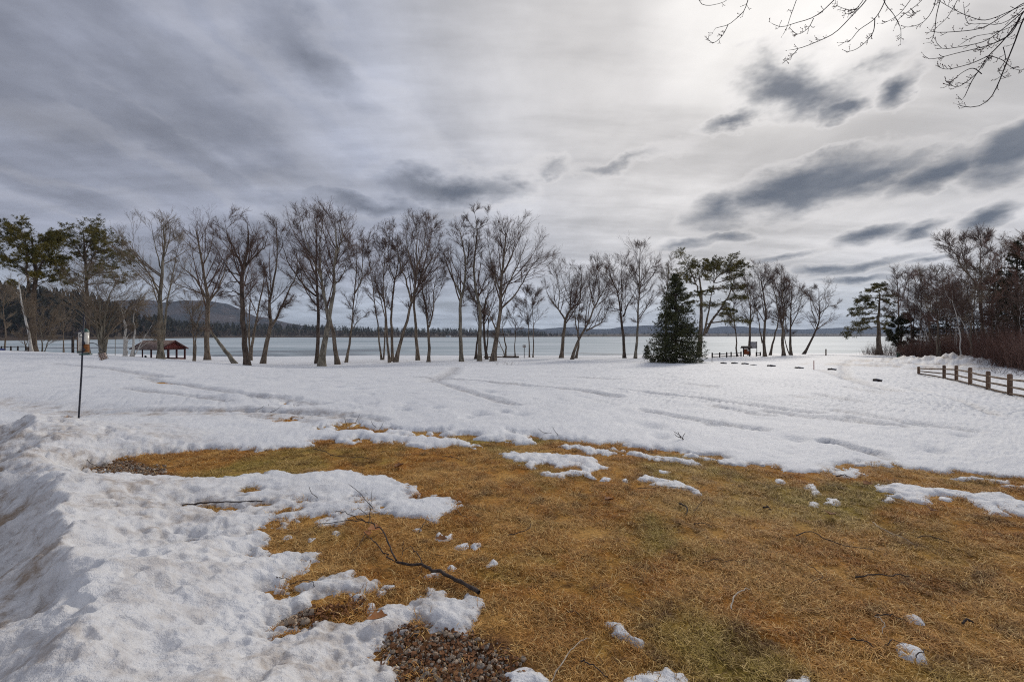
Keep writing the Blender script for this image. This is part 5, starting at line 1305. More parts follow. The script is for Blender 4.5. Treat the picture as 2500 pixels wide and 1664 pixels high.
for sx in (-1, 1):
    pl = MB().box((sx * hw - .04, -gl / 2 + .08, -.3), (sx * hw + .04, gl / 2 - .08, .44)).build('low_wall', MAT['red_paint'], gaz)
    MB().box((sx * hw - .07, -gl / 2 + .08, .441), (sx * hw + .07, gl / 2 - .08, .48)).build('cap_rail', MAT['red_dark'], pl)
    MB().box((sx * hw - .06, -gl / 2 + .08, gh - .18), (sx * hw + .06, gl / 2 - .08, gh - .005)).build('beam', MAT['red_dark'], gaz)
    o = .28
    xe = sx * (hw + o); ze = gh + .04 - rise * o / hw; zr = gh + .06 + rise
    rf = MB().poly_prism([(xe, -gl / 2 - o, ze), (0, -gl / 2 - o, zr), (0, gl / 2 + o, zr), (xe, gl / 2 + o, ze)], (0, 0, .06)).build('roof', MAT['shingle'], gaz)
    for sy in (-1, 1):
        MB().bar((xe, sy * (gl / 2 + o + .02), ze + .02), (0, sy * (gl / 2 + o + .02), zr + .02), .035, .16).build('barge_board', MAT['red_dark'], rf)
MB().box((-hw + .04, -gl / 2 + .04, -.32), (hw - .04, gl / 2 - .04, -.10)).build('floor', MAT['wood_dark'], gaz)
def chair(loc, rz, label):
    c = thing('patio_chair', loc, label, 'chair', 'chairs in the gazebo', rz)
    MB().box((-.27, -.27, .36), (.27, .27, .42)).build('seat', MAT['black'], c)
    m = MB()
    for k in range(5): m.bar((-.22 + .11 * k, .25, .43), (-.22 + .11 * k, .36, .95), .075, .02)
    m.bar((-.26, .35, .93), (.26, .35, .93), .03, .05); m.build('backrest', MAT['black'], c)
    for x in (-.25, .25):
        for y in (-.25, .25): MB().bar((x, y, 0), (x, y, .36), .045).build('leg', MAT['black'], c)
        MB().bar((x, -.28, .60), (x, .28, .60), .07, .025).bar((x, -.24, .42), (x, -.24, .59), .04).build('armrest', MAT['black'], c)
    return c
import mathutils
def gloc(x, y, z):
    m = mathutils.Matrix.Translation(gaz.location) @ gaz.rotation_euler.to_matrix().to_4x4()
    return m @ Vector((x, y, z))
chair(gloc(-1.0, .6, -.09), gaz.rotation_euler.z + .5, 'dark slatted chair at the lake side inside the gazebo')
chair(gloc(-.9, -1.0, -.09), gaz.rotation_euler.z - .6, 'dark slatted chair near the gable end inside the gazebo')

# ------------------------------------------------------------------ bird feeder on its pole
FB = lambda x, y: (150 + x / 9.22, 740 + y / 9.22)
fbp = hit(190, 1030); fdp = fbp[1]; fz = snow_z(fbp[0], fbp[1])
def fa(x, y, dy=0.0):
    p = at(*FB(x, y), fdp + dy); return p - np.array([fbp[0], fbp[1], fz])
pole = thing('bird_feeder_pole', (fbp[0], fbp[1], fz), 'black metal pole with feeder arms standing in snow', 'feeder pole')
top = fa(505, 300); foot = np.array((0, 0, -.25))
MB().tube([foot, top * .5 + foot * .5 + np.array((.012, 0, 0)), top], [.0155, .0145, .0125], 12).build('pole', MAT['black'], pole, smooth=True)
MB().tube([fa(515, 300), fa(522, 265), fa(505, 245), fa(488, 265), fa(492, 300)], .007, 8).build('finial', MAT['black'], pole, smooth=True)
MB().tube([fa(505, 380), fa(535, 390), fa(548, 430), fa(545, 490)], .009, 8).build('hook', MAT['black'], pole, smooth=True)
MB().tube([fa(470, 690, -.02), fa(440, 655, -.05), fa(380, 650, -.1), fa(310, 680, -.15), fa(250, 740, -.2), fa(205, 775, -.22)], .0065, 8).build('arm', MAT['black'], pole, smooth=True)
MB().tube([fa(470, 910), fa(560, 905, .05), fa(620, 900, .08), fa(690, 888, .1), fa(770, 910, .12), fa(840, 970, .14), fa(890, 1040, .15), fa(945, 1085, .15)], .0065, 8).build('arm', MAT['black'], pole, smooth=True)
MB().tube([fa(465, 560), fa(430, 545, .03), fa(405, 560, .05), fa(420, 590, .05), fa(470, 600, .02)], .006, 8).build('scroll', MAT['black'], pole, smooth=True)
MB().tube([fa(462, 760), fa(420, 765, .03), fa(395, 730, .05), fa(420, 690, .03), fa(462, 680)], .006, 8).build('scroll', MAT['black'], pole, smooth=True)
s9 = 1 / 9.22 / F * fdp
def plastic():
    m, n, b = new_mat('milky_tube')
    p = nd(n, 'ShaderNodeNewGeometry').outputs['Position']
    f = noise(n, vmt(n, 'MULTIPLY', p, (1, 1, .2)), 30, 4, .6)
    n.links.new(mixc(n, mapr(n, f, .3, .7), (.66, .64, .58), (.50, .46, .40)), b.inputs['Base Color'])
    b.inputs['Roughness'].default_value = .25; b.inputs['Specular IOR Level'].default_value = .5
    return m
MAT['tube'] = plastic()
tc = fa(545, 1120, .06) + fbp * 0
tl = thing('tube_feeder', np.array([fbp[0], fbp[1], fz]) + tc, 'clear tube bird feeder with dark green cap and perches', 'bird feeder')
rt = 62 * s9; hgt = 480 * s9
MB().lathe([(0.001, 0.0), (rt, 0.0), (rt, hgt), (0.001, hgt)], sides=20).build('tube', MAT['tube'], tl, smooth=False)
MB().lathe([(rt * 1.06, hgt - .002), (rt * 1.06, hgt + .012), (rt * .8, hgt + .035), (rt * .35, hgt + .058), (.001, hgt + .064)], sides=20).build('cap', MAT['green_cap'], tl, smooth=True)
MB().lathe([(rt * 1.015, .02), (rt * 1.015, hgt * .42)], sides=20).build('seed_fill', MAT['seed'], tl, smooth=True)
for zz in (.09, .40):
    po = MB().lathe([(.001, 0), (.030, 0), (.034, .012), (.022, .02), (.001, .02)], sides=14).build('feeding_port', MAT['black'], tl, smooth=True)
    po.location = (.018, -rt - .004, hgt * zz + .03); po.rotation_euler = (rad(90), 0, 0)
    MB().tube([(.018, -rt - .01, hgt * zz - .01), (.018, -rt - .09, hgt * zz - .012)], .004, 8).build('perch', MAT['black'], tl)
MB().lathe([(.001, -.035), (.092, -.035), (.098, -.012), (.088, -.012), (.084, -.028), (.001, -.028)], sides=24).build('tray', MAT['green_cap'], tl, smooth=True)
MB().tube([(0, 0, hgt + .06), (-.01, -.01, hgt + .13), (.0, -.03, hgt + .16)], .0035, 8).build('hanger', MAT['black'], tl)
t2 = thing('tube_feeder', np.array([fbp[0], fbp[1], fz]) + fa(435, 1090, .22), 'second pale tube feeder partly hidden left of the pole', 'bird feeder')
MB().lathe([(.001, 0), (rt * .75, 0), (rt * .75, hgt * .95), (.001, hgt * .95)], sides=18).build('tube', MAT['tube'], t2)
MB().lathe([(rt * .82, hgt * .95), (rt * .82, hgt * .95 + .02), (.001, hgt * .95 + .045)], sides=18).build('cap', MAT['black'], t2)
MB().lathe([(.001, -.02), (rt * 1.1, -.02), (rt * 1.1, 0), (.001, .002)], sides=18).build('tray', MAT['green_cap'], t2)
su = thing('suet_cage', np.array([fbp[0], fbp[1], fz]) + fa(935, 1190, .15), 'small wire suet cage hanging tilted from the curved arm', 'suet feeder')
su.rotation_euler = (0, rad(-18), rad(20))
MB().box((-.052, -.018, -.06), (.052, .018, .055)).build('suet_block', MAT['suet'], su)
cg = MB()
for k in range(5):
    for yy in (-.024, .024):
        cg.tube([(-.06 + .03 * k, yy, -.066), (-.06 + .03 * k, yy, .062)], .0022, 5); cg.tube([(-.06, yy, -.066 + .032 * k), (.06, yy, -.066 + .032 * k)], .0022, 5)
cg.build('wire_cage', MAT['black'], su)
MB().tube([(-.03, 0, .062), (0, 0, .10), (.03, 0, .062)], .002, 5).build('chain', MAT['black'], su)

# ------------------------------------------------------------------ boards, posts, seats and markers
def facing(p): return math.atan2(-p[0], p[1])
kb = onz(*Z3(1500, 775), 61)
k = thing('notice_board', kb, 'small orange-brown notice board with its own roof', 'notice board', rz=facing(kb) + .35)
for x in (-.36, .42): MB().box((x - .05, -.05, -.3), (x + .05, .05, 1.20)).build('post', MAT['wood_dark'], k)
MB().box((-.35, -.035, .32), (.41, .035, 1.08)).build('board', MAT['orange_board'], k)
MB().poly_prism([(-.62, -.36, 1.14), (.66, -.36, 1.14), (.66, .0, 1.40), (-.62, .0, 1.40)], (0, 0, .05)).poly_prism([(-.62, .36, 1.14), (-.62, .002, 1.40), (.66, .002, 1.40), (.66, .36, 1.14)], (0, 0, .05)).build('roof', MAT['wood_dark'], k)
MB().box((.12, -.045, .78), (.36, -.037, 1.02)).build('notice', MAT['white'], k)
sb = onz(*Z3(1760, 770), 62)
k = thing('sign_board', sb, 'large grey sign board on two posts by the beach', 'sign', rz=facing(sb))
for x in (-.42, .40): MB().box((x - .045, -.045, -.3), (x + .045, .045, 2.05)).build('post', MAT['wood_dark'], k)
for i in range(6): MB().box((-.37, -.03 - .003 * (i % 2), 1.13 + i * .15), (.35, .03, 1.13 + i * .15 + .143)).build('plank', MAT['sign_grey'], k)
Z5 = lambda x, y: (1180 + x / 10.71, 800 + y / 10.71)
ls = onz(*Z5(1070, 790), 62)
k = thing('small_sign', ls, 'small square brown sign with two pale panels on a thin post', 'sign', rz=facing(ls))
MB().box((-.045, -.04, -.3), (.045, .04, 1.86)).build('post', MAT['wood_dark'], k)
MB().box((-.21, -.065, 1.50), (.21, -.042, 1.84)).build('board', MAT['wood_post'], k)
for x0, x1 in ((-.16, -.03), (.03, .16)): MB().box((x0, -.072, 1.57), (x1, -.066, 1.77)).build('panel', MAT['white'], k)
def logseat(px, py, d, L, r, label):
    p = onz(px, py, d); k = thing('log_seat', p, label, 'log', rz=facing(p) + .05)
    MB().tube([(-L / 2, 0, r * .75 + .06), (-L / 4, .01, r * .8 + .06), (0, -.01, r * .78 + .06), (L / 4, .0, r * .8 + .05), (L / 2, 0, r * .75 + .04)], [r * 1.02, r, r * 1.03, r * .98, r], 12).build('log', MAT['bark_dark'], k, smooth=True)
    for x in (-L * .36, L * .36): MB().box((x - .1, -r * .8, -.2), (x + .1, r * .8, .12)).build('support', MAT['wood_dark'], k)
logseat(*Z5(715, 785), 63, 2.3, .16, 'long log seat lying on the snow by the wavy sapling')
logseat(*Z5(250, 790), 64, 2.6, .11, 'thinner dark log lying behind the wide fan-shaped tree')
R5 = lambda x, y: (1700 + x / 4.355, 560 + y / 4.355)
stops = [(290,1441,'leftmost half-buried dark timber of the row in the snow'),(407,1439,'second half-buried timber from the left in the row'),(518,1445,'third half-buried timber from the left in the row'),(608,1453,'thinnest half-buried timber, fourth from the left'),(797,1463,'fifth half-buried timber, alone past a gap in the row'),(1093,1484,'sixth half-buried timber, left of the red stake'),(1442,1511,'seventh half-buried timber, right of the red stake'),(1925,1636,'rightmost dark timber, nearest the split-rail fence')]
for i, (x, y, lab) in enumerate(stops):
    p = hit(*R5(x, y)); p[2] = snow_z(p[0], p[1])
    L = (62 + 3 * (i % 3) + (14 if i > 3 else 0)) / 4.355 / F * p[1]
    o = thing('parking_timber', p, lab, 'timber', 'half-buried timbers across the snow', facing(p) + (.05, -.08, .1, 0, .12, -.06, .09, 0)[i])
    m = MB(); hh = .10 if i != 3 else .05
    m.poly_prism([(-L / 2, -.09, -.06), (L / 2, -.09, -.06), (L / 2, -.09, hh * .75), (L * .1, -.09, hh), (-L / 2 + .04, -.09, hh * .96), (-L / 2, -.09, hh * .8)], (0, .18, 0))
    m.build('timber', MAT['wood_dark'], o)
    m2 = MB(); m2.poly_prism([(-L * .1, -.094, hh + .002), (L / 2 + .02, -.094, hh * .55), (L / 2 + .02, .1, hh * .55), (-L * .1, .1, hh + .002)], (0, 0, .03)).build('snow_cap', MAT['snow'], o)
def stick_post(name, px, py, d, h, w, mat, label, cat, round_=True, tilt=0.0):
    p = hit(px, py) if d is None else onz(px, py, d)
    p[2] = max(p[2], snow_z(p[0], p[1]) - .05)
    m = MB()
    if round_: m.tube([(0, 0, -.3), (tilt * .5, 0, h * .5), (tilt, 0, h)], [w / 2, w / 2, w * .47], 10)
    else: m.box((-w / 2, -w / 2, -.3), (w / 2, w / 2, h - .02)).add([(sx * w / 2 * s, sy * w / 2 * s, h - .02 + dz) for s, dz in ((1, .001), (.7, .03)) for sx, sy in ((-1,-1),(1,-1),(1,1),(-1,1))], [(0,1,5,4),(1,2,6,5),(2,3,7,6),(3,0,4,7),(4,5,6,7)])
    return tag(m.build(name, mat, None, loc=p), label, cat)
stick_post('marker_stake', *R5(1250, 1503), None, .62, .035, MAT['stake_red'], 'thin red marker stake in the snow between two timbers', 'stake', False)
stick_post('bollard', *R5(1378, 1332), 64, .95, .17, MAT['wood_post'], 'stubby round post by the beach, far right of the bare trees', 'post')
stick_post('square_post', *LR(2095, 762), 47, 1.9, .16, MAT['wood_dark'], 'dark square post left of the bird feeder', 'post', False)
stick_post('square_post', *LR(2265, 770), 48, 1.75, .22, MAT['wood_post'], 'thick brown post just behind the feeder pole', 'post', False)
stick_post('thin_pole', 281, 867, 44, 2.0, .05, MAT['bark_grey'], 'thin grey pole with rings between feeder and gazebo', 'pole', True, .02)
stick_post('fence_stake', *Z3(270, 1015), 40, .35, .04, MAT['wood_dark'], 'thin dark stake below the end of the notice board fence', 'stake', False)
stick_post('reed_stem', *Z5(380, 992), 36, .52, .015, MAT['twig'], 'single thin upright stem in the snow below the fan-shaped tree', 'stem', True, .01)
p = onz(*LR(10, 735), 46)
k = thing('blue_bin', p, 'blue object at the far left end of the rail', 'bin', rz=.3)
MB().poly_prism([(-.28, -.2, 0), (.22, -.2, 0), (.26, -.2, .42), (-.32, -.2, .42)], (0, .42, 0)).build('tub', MAT['blue'], k)
MB().box((-.35, -.24, .421), (.29, .26, .46)).build('rim', MAT['blue'], k)
p = hit(2198, 870); p = onz(2198, 870, 50)
k = thing('utility_box', p, 'green box with a white label at the edge of the brush', 'utility box', rz=facing(p) + .1)
MB().box((-.28, -.25, -.2), (.28, .25, .58)).build('cabinet', MAT['green_box'], k)
MB().poly_prism([(-.31, -.28, .581), (.31, -.28, .581), (.31, .28, .64), (-.31, .28, .64)], (0, 0, .04)).build('lid', MAT['green_box'], k)
MB().box((.0, -.262, .25), (.22, -.252, .50)).build('label_plate', MAT['white'], k)
# cottages far across the ice
for (px, d, w, lab) in ((365, 640, 6.5, 'tiny white cottage on the far shore above the gazebo'), (443, 760, 7, 'tiny pale boathouse on the far shore right of the gazebo'), (1095, 1075, 11, 'tiny cottage on the far shore left of the mossy tree')):
    x = (px - HX) / F * d
    k = thing('cottage', (x, d, LAKE_Z + 1.0), lab, 'cottage', 'cottages across the lake')
    MB().box((-w / 2, -3, -1), (w / 2, 3, 3.0)).build('wall', MAT['white'], k)
    MB().poly_prism([(-w / 2 - .4, -3.4, 3.01), (w / 2 + .4, -3.4, 3.01), (w / 2 + .4, 0, 5.0), (-w / 2 - .4, 0, 5.0)], (0, 0, .2)).poly_prism([(-w / 2 - .4, 3.4, 3.01), (-w / 2 - .4, .01, 5.0), (w / 2 + .4, .01, 5.0), (w / 2 + .4, 3.4, 3.01)], (0, 0, .2)).build('roof', MAT['wood_dark'], k)
    MB().box((-w * .2, -3.03, .8), (w * .2, -3.01, 2.2)).build('window', MAT['black'], k)

# ------------------------------------------------------------------ overhanging tree at the upper right, its trunk just out of the picture
rng = np.random.default_rng(12)
OD = 5.2
tb = np.array([8.6, 5.0, 0.0]); tb[2] = float(terrain(tb[:1], tb[1:2])[0])
ot = thing('overhanging_tree', tb, 'bare budding branches hanging into the upper right corner of the sky', 'tree')
def ob(px, py, d): return at(px, py, d)
tp, tr = resample([tb + (0, 0, -.3), tb + (.05, 0, 1.5), tb + (-.05, .1, 3.2), tb + (.2, .3, 5.0), tb + (.5, .4, 7.5)], [.30, .24, .21, .16, .05], 16)
lm = [[tb + (0, .05, 3.0), ob(2900, -150, 5.3), ob(2620, -60, 5.2), ob(2520, -10, 5.15)], [tb + (0, .05, 3.6), ob(2850, -320, 5.4), ob(2500, -150, 5.5), ob(2250, -95, 5.6), ob(2000, -75, 5.7), ob(1800, -60, 5.8), ob(1650, -55, 5.9)]]
LP = []; parts = [tubes((tp - tb)[None], tr[None], 12)]
for l, r0 in zip(lm, (.055, .075)):
    p, rr = resample(l, np.linspace(r0, .008, len(l)), 24); LP.append(p); parts.append(tubes((p - tb)[None], rr[None], 8))
V, Q, T = join(parts); link('trunk', mesh_np('trunk', V, Q, T, smooth=True), MAT['bark_dark'], ot)
BR = [(6,[(2440,20),(2356,80),(2280,200),(2180,320),(2110,390),(2050,480),(1990,570),(1925,700),(1885,668)]),(6,[(2440,30),(2356,130),(2290,300),(2230,450),(2170,600),(2110,700),(2020,750),(1920,745),(1865,725)]),
 (4.5,[(2420,-10),(2340,30),(2200,120),(2050,200),(1850,225),(1720,225),(1680,195)]),(4.5,[(2420,20),(2330,100),(2200,210),(2080,290),(1900,330),(1780,340),(1730,275)]),(4,[(2330,130),(2250,250),(2100,320),(1900,370),(1700,415),(1640,370)]),
 (3.5,[(2110,390),(2000,440),(1880,475),(1800,485),(1740,460)]),(4,[(2420,0),(2300,60),(2100,140),(1980,120),(1850,60),(1750,0)]),(5,[(1300,-120),(1250,0),(1150,110),(1030,230),(900,295),(780,340),(690,355)]),(3,[(770,345),(730,390),(690,425),(668,420)]),
 (4.5,[(1430,-150),(1380,10),(1310,130),(1200,210),(1130,290),(1050,300)]),(3.5,[(1310,130),(1300,220),(1250,290),(1180,345),(1120,362),(1085,350)]),(4.5,[(1150,-110),(1025,0),(940,80),(860,130),(760,160),(650,190),(570,155)]),
 (3,[(880,130),(840,200),(770,240),(715,200)]),(3.5,[(790,-90),(760,0),(720,110),(690,200),(655,260)]),(4,[(440,-110),(420,0),(390,80),(350,120),(280,175),(190,200),(170,235)]),(3,[(280,175),(240,250),(180,300),(138,275)]),
 (3,[(60,-120),(75,0),(110,35),(180,35),(280,-5),(330,-120)]),(3.5,[(1360,-120),(1380,20),(1440,100),(1490,200),(1490,310)]),(3.5,[(1650,-120),(1560,0),(1480,100),(1380,160),(1330,165)]),(3.5,[(1740,-140),(1640,0),(1560,70),(1480,130),(1440,215)]),
 (4,[(1820,-150),(1770,0),(1740,120),(1730,220),(1700,300),(1655,305)]),(3.5,[(1960,-150),(1890,0),(1820,120),(1740,195)]),(3.5,[(1790,-140),(1720,60),(1650,155),(1560,190),(1510,185)]),(3.5,[(2060,520),(2000,480),(1930,505),(1850,570),(1812,605)]),
 (3.5,[(2040,500),(1960,570),(1880,610),(1810,570)]),(3,[(2110,390),(2200,420),(2270,475),(2335,495)]),(3,[(2210,330),(2225,420),(2180,500),(2220,545)]),(3,[(2060,480),(2100,420),(2130,400)]),(3,[(2250,250),(2150,300),(2040,355)]),
 (3.2,[(2420,60),(2300,170),(2150,230),(2000,260),(1900,320)]),(3.2,[(2440,-20),(2300,110),(2180,170),(2060,165),(1960,160),(1930,20)]),(3,[(1560,60),(1590,100),(1545,110)]),(3,[(1250,-30),(1180,60),(1120,70),(1040,40)]),(3,[(1200,40),(1150,90),(1095,100)])]
Ps = []; Rs = []; tips = []
for i, (w, pts) in enumerate(BR):
    dep = 5.15 + rng.uniform(-.25, .35) + (.4 if pts[0][0] < 1800 else 0)
    pp = [ob(*zp(7, x, y), dep + .03 * j) for j, (x, y) in enumerate(pts)]
    if pts[0][1] < -60 or pts[0][0] > 2400:      # tie the upper end to the nearest limb
        al = np.vstack(LP); k = np.argmin(np.linalg.norm(al - pp[0] - np.array((.3, 0, .1)), axis=1)); pp = [al[k]] + pp
    w0 = w / 2.873 / F * dep
    p, rr = resample(pp, np.linspace(w0 * .62, w0 * .22, len(pp)), 22)
    Ps.append(p); Rs.append(np.maximum(rr * 1.5, .0027))
P = np.stack(Ps); R = np.stack(Rs)
K1, KR1 = kids(rng, P, R, 10, .22, 1, (25, 75), .06, None, 4, .7, .25, .15, .05, .22, rmax=.0022)
K2, KR2 = kids(rng, K1, KR1, 1, .3, 1, (30, 70), .5, None, 3, .8, .2, .1, .025, .06, rmax=.0018)
KR1 = np.maximum(KR1, .0024); KR2 = np.maximum(KR2, .0021)
V, Q, T = join([tubes(P - tb, R, 5), tubes(K1 - tb, KR1, 4), tubes(K2 - tb, KR2, 3)])
tw = link('twigs', mesh_np('twigs', V, Q, T, smooth=True), MAT['bud_twig'], ot)
bp = np.concatenate([K1[:, -1], K2[:, -1], P[:, -1], K1[:, 2]]); bd = nrm(np.concatenate([K1[:, -1] - K1[:, -2], K2[:, -1] - K2[:, -2], P[:, -1] - P[:, -2], K1[:, 2] - K1[:, 1]]))
B = np.stack([bp - bd * .004, bp + bd * .003, bp + bd * .012], 1); BRr = np.tile(np.array([.0018, .0042, .0005]), (len(B), 1))
V, Q, T = tubes(B - tb, BRr, 5); link('buds', mesh_np('buds', V, Q, T, smooth=True), MAT['red_dark'], ot)

# ------------------------------------------------------------------ fallen branch and sticks on the lawn
ZF = lambda x, y: (700 + x / 4.712, 1240 + y / 4.712)
R4z = lambda x, y: (1800 + x / 2.78, 1100 + y / 2.78)
R3z = lambda x, y: (1150 + x / 2.554, 1050 + y / 2.554)
R2z = lambda x, y: (600 + x / 3.051, 1150 + y / 3.051)
R1z = lambda x, y: (x / 2.196, 950 + y / 2.196)
def ground_line(pts, lift, K=18, jit=.004, seed=0):
    rg_ = np.random.default_rng(seed)
    P = [hit(*p) for p in pts]
    P = [np.array([p[0], p[1], max(snow_z(p[0], p[1]) if False else p[2], p[2])]) + np.array((0, 0, l)) for p, l in zip(P, lift)]
    p, _ = resample(P, np.ones(len(P)), K); p[1:-1] += rg_.normal(size=(K - 2, 3)) * jit
    return p
fbase = hit(*ZF(2050, 930))
fb = thing('fallen_branch', fbase, 'large dark fallen branch with side twigs lying on the grass', 'branch')
def fpart(name, pts, w0, w1, lift, seed, parent, K=18):
    d = hit(*pts[0])[1]; s = 1 / 4.712 / F * d
    p = ground_line(pts, lift, K, .006 if w0 > 15 else .004, seed)
    rr = np.linspace(w0 * s / 2, w1 * s / 2, K) * .8; rr = rr * (1 + .12 * np.random.default_rng(seed).normal(size=K))
    V, Q, T = tubes((p - fbase)[None], np.maximum(rr, .0012)[None], 9)
    return link(name, mesh_np(name, V, Q, T, smooth=True), MAT['stick_dark'], parent)
mainb = fpart('limb', [ZF(2210,1015),ZF(2050,930),ZF(1850,840),ZF(1580,750),ZF(1450,725),ZF(1300,695),ZF(1230,675)], 58, 40, [.025,.03,.04,.05,.05,.045,.04], 1, fb)
l2 = fpart('limb', [ZF(1260,680),ZF(1185,540),ZF(1110,390),ZF(1000,300),ZF(870,250),ZF(700,150),ZF(600,95),ZF(480,80)], 26, 9, [.05,.07,.08,.08,.08,.06,.05,.03], 2, fb, 24)
l3 = fpart('limb', [ZF(1230,680),ZF(1050,520),ZF(960,430),ZF(880,350)], 22, 9, [.045,.05,.06,.05], 3, fb)
for i, (pts, w, lf) in enumerate([([(900,375),(850,450),(780,510),(670,555)],9,[.05,.04,.02,.01]),([(900,262),(700,238),(500,236),(380,235),(280,275)],13,[.08,.07,.05,.04,.02]),([(940,290),(962,200),(980,100),(985,60)],9,[.08,.14,.20,.24]),([(1570,750),(1490,640),(1400,560),(1310,550)],15,[.05,.08,.07,.03]),([(1330,690),(1335,630),(1348,570)],10,[.05,.09,.13]),([(1000,300),(960,250),(930,100),(900,40)],6,[.08,.12,.18,.2]),([(1110,400),(1060,360),(1000,370)],8,[.08,.05,.02]),([(1800,560),(1500,520),(1380,520)],7,[.01,.02,.01]),([(1560,755),(1520,800),(1440,830)],9,[.05,.02,.01])]):
    fpart('side_twig', [ZF(*q) for q in pts], w, w * .5, lf, 10 + i, fb, 12)
stk = [
 (R4z,[(400,590),(500,580),(620,635),(760,680),(990,697)],9,'stick_dark','long curved dark stick right of centre on the lawn'),
 (R4z,[(800,875),(900,880),(1040,882),(1170,865)],13,'stick_dark','short thick dark stick lying level near the right side'),
 (R4z,[(935,1135),(1040,1160),(1150,1175)],11,'stick_dark','dark stick touching a pale one at lower right'),
 (R4z,[(935,1145),(975,1190),(1000,1235),(995,1268)],10,'stick_pale','pale bent stick touching a dark one at lower right'),
 (R4z,[(770,1300),(850,1335),(930,1352)],14,'stick_dark','stubby dark stick left of the double snow lump'),
 (R4z,[(1000,1335),(1060,1335),(1135,1347)],9,'stick_dark','dark twig running into the double snow lump'),
 (R4z,[(1215,1425),(1250,1405),(1310,1388)],9,'stick_dark','dark twig leaving the right of the double snow lump'),
 (R4z,[(920,500),(960,545),(1050,592),(1130,625),(1205,662)],7,'stick_pale','long pale stick below the broad right snow patch'),
 (R4z,[(1220,600),(1300,608),(1440,635)],9,'stick_dark','dark stick close right of the long pale stick'),
 (R4z,[(470,790),(540,850),(572,900),(480,925)],6,'stick_dark','thin hooked twig on the olive grass'),
 (R4z,[(1530,1195),(1560,1192),(1605,1188)],20,'stick_dark','short piece of dark bark near the right edge'),
 (R4z,[(178,398),(205,405),(232,415)],17,'stick_dark','small dark bark chip in the middle of the lawn'),
 (R4z,[(670,183),(720,186),(782,197)],9,'stick_dark','dark twig just under the main snow edge on the right'),
 (R3z,[(500,1590),(570,1490),(640,1400),(700,1345),(742,1318)],11,'stick_pale','long pale stick at the bottom edge of the lawn'),
 (R3z,[(685,1455),(760,1510),(860,1575)],13,'stick_dark','dark stick beside the long pale one at the bottom'),
 (R3z,[(1623,1132),(1640,1080),(1685,1040),(1745,1010)],13,'stick_pale','bleached white curved stick alone on the lawn'),
 (R3z,[(1440,835),(1520,838),(1605,848),(1720,820)],5,'stick_dark','thin wavy twig above the bleached white stick'),
 (R3z,[(1300,468),(1340,498),(1348,515),(1338,545)],15,'stick_dark','stubby knotted stick end on the tan grass'),
 (R3z,[(1380,528),(1430,480),(1456,440)],5,'stick_dark','thin twig standing beside the knotted stick'),
 (R3z,[(1390,600),(1440,605),(1505,615)],7,'stick_dark','short twig lying right of the knotted stick'),
 (R3z,[(228,667),(330,660),(365,630),(372,595)],7,'stick_dark','bent twig at the left of the open lawn'),
 (R3z,[(350,500),(365,480),(420,465)],4,'stick_dark','fine curled twig on the green patch'),
 (R3z,[(600,1148),(650,1172),(692,1197)],6,'stick_dark','small dark twig left of the icy film'),
 (R3z,[(1040,370),(1240,375),(1435,388)],5,'stick_dark','straight dark twig along the lacy snow patch'),
 (G5,[(430,650),(500,675),(570,705),(700,711),(812,713)],6,'stick_dark','long thin twig on the upper left lawn'),
 (G5,[(1255,700),(1320,712),(1392,728)],6,'stick_dark','thin twig left of the hook-shaped snow patch'),
 (R1z,[(978,630),(1090,632),(1200,625),(1425,606)],11,'stick_dark','dark stick lying in the long hole in the snow'),
 (R2z,[(205,826),(260,830),(320,826)],9,'stick_dark','dark stick in the small hole near the snow edge'),
 (R2z,[(330,860),(430,862),(500,872),(515,915)],8,'stick_dark','bent dark stick at the edge of the melting snow'),
 (R2z,[(1290,475),(1320,430),(1345,405),(1350,372)],8,'stick_dark','bent twig between the fallen branch and a forked snow scrap'),
 (R2z,[(1580,300),(1590,340),(1650,380),(1695,405)],5,'stick_dark','thin twig by the tip of the snow tongue'),
]
for i, (zf, pts, w, mt, lab) in enumerate(stk):
    px = [zf(*q) for q in pts]; d = hit(*px[0])[1]
    sc = {R4z: 2.78, R3z: 2.554, G5: 2.618, R1z: 2.196, R2z: 3.051}[zf]
    r0 = max(w / sc / F * d / 2 * .8, .0022)
    lf = [.018 + (.02 if 0 < k < len(pts) - 1 else 0) for k in range(len(pts))]
    p = ground_line(px, lf, 14, .0035, 50 + i); loc = p[0].copy(); loc[2] = hit(*px[0])[2]
    rr = np.linspace(r0, r0 * .5, 14) * (1 + .1 * np.random.default_rng(i).normal(size=14))
    V, Q, T = tubes((p - loc)[None], rr[None], 7)
    tag(link('stick', mesh_np('stick', V, Q, T, smooth=True), MAT[mt], None, loc), lab, 'stick', 'sticks on the lawn')
pok = [(G5,[(65,405),(90,385),(120,365)],'short twig slanting from the snow, first of three on the left field'),(G5,[(155,410),(195,392),(230,365)],'slanting twig in the snow, second of three on the left field'),(G5,[(150,392),(147,372),(142,350)],'upright twig in the snow, third of three on the left field'),
 (G5,[(647,492),(638,470),(630,440)],'twig leaning left at the snow edge left of the tongue'),(G5,[(698,488),(712,455),(732,415)],'tall twig leaning right at the snow edge'),(G5,[(832,512),(815,490),(800,460)],'twig leaning left above the bare strip'),(G5,[(858,516),(870,495),(880,470)],'twig leaning right above the bare strip'),
 (G5,[(1955,560),(1910,540),(1868,512)],'low twig arching left from the main snow edge'),(G5,[(1996,572),(1980,535),(1960,500)],'twig arching up from the main snow edge'),(R2z,[(535,212),(490,160),(470,108)],'curved twig standing in the near snow patch'),
 (R2z,[(945,275),(890,210),(850,160),(760,90)],'long twig arching out of the near snow patch'),(R2z,[(905,330),(870,295),(828,268)],'twig tip over the snow above the fallen branch'),(R1z,[(520,412),(485,395),(465,372)],'curved twig at the left gravel pocket')]
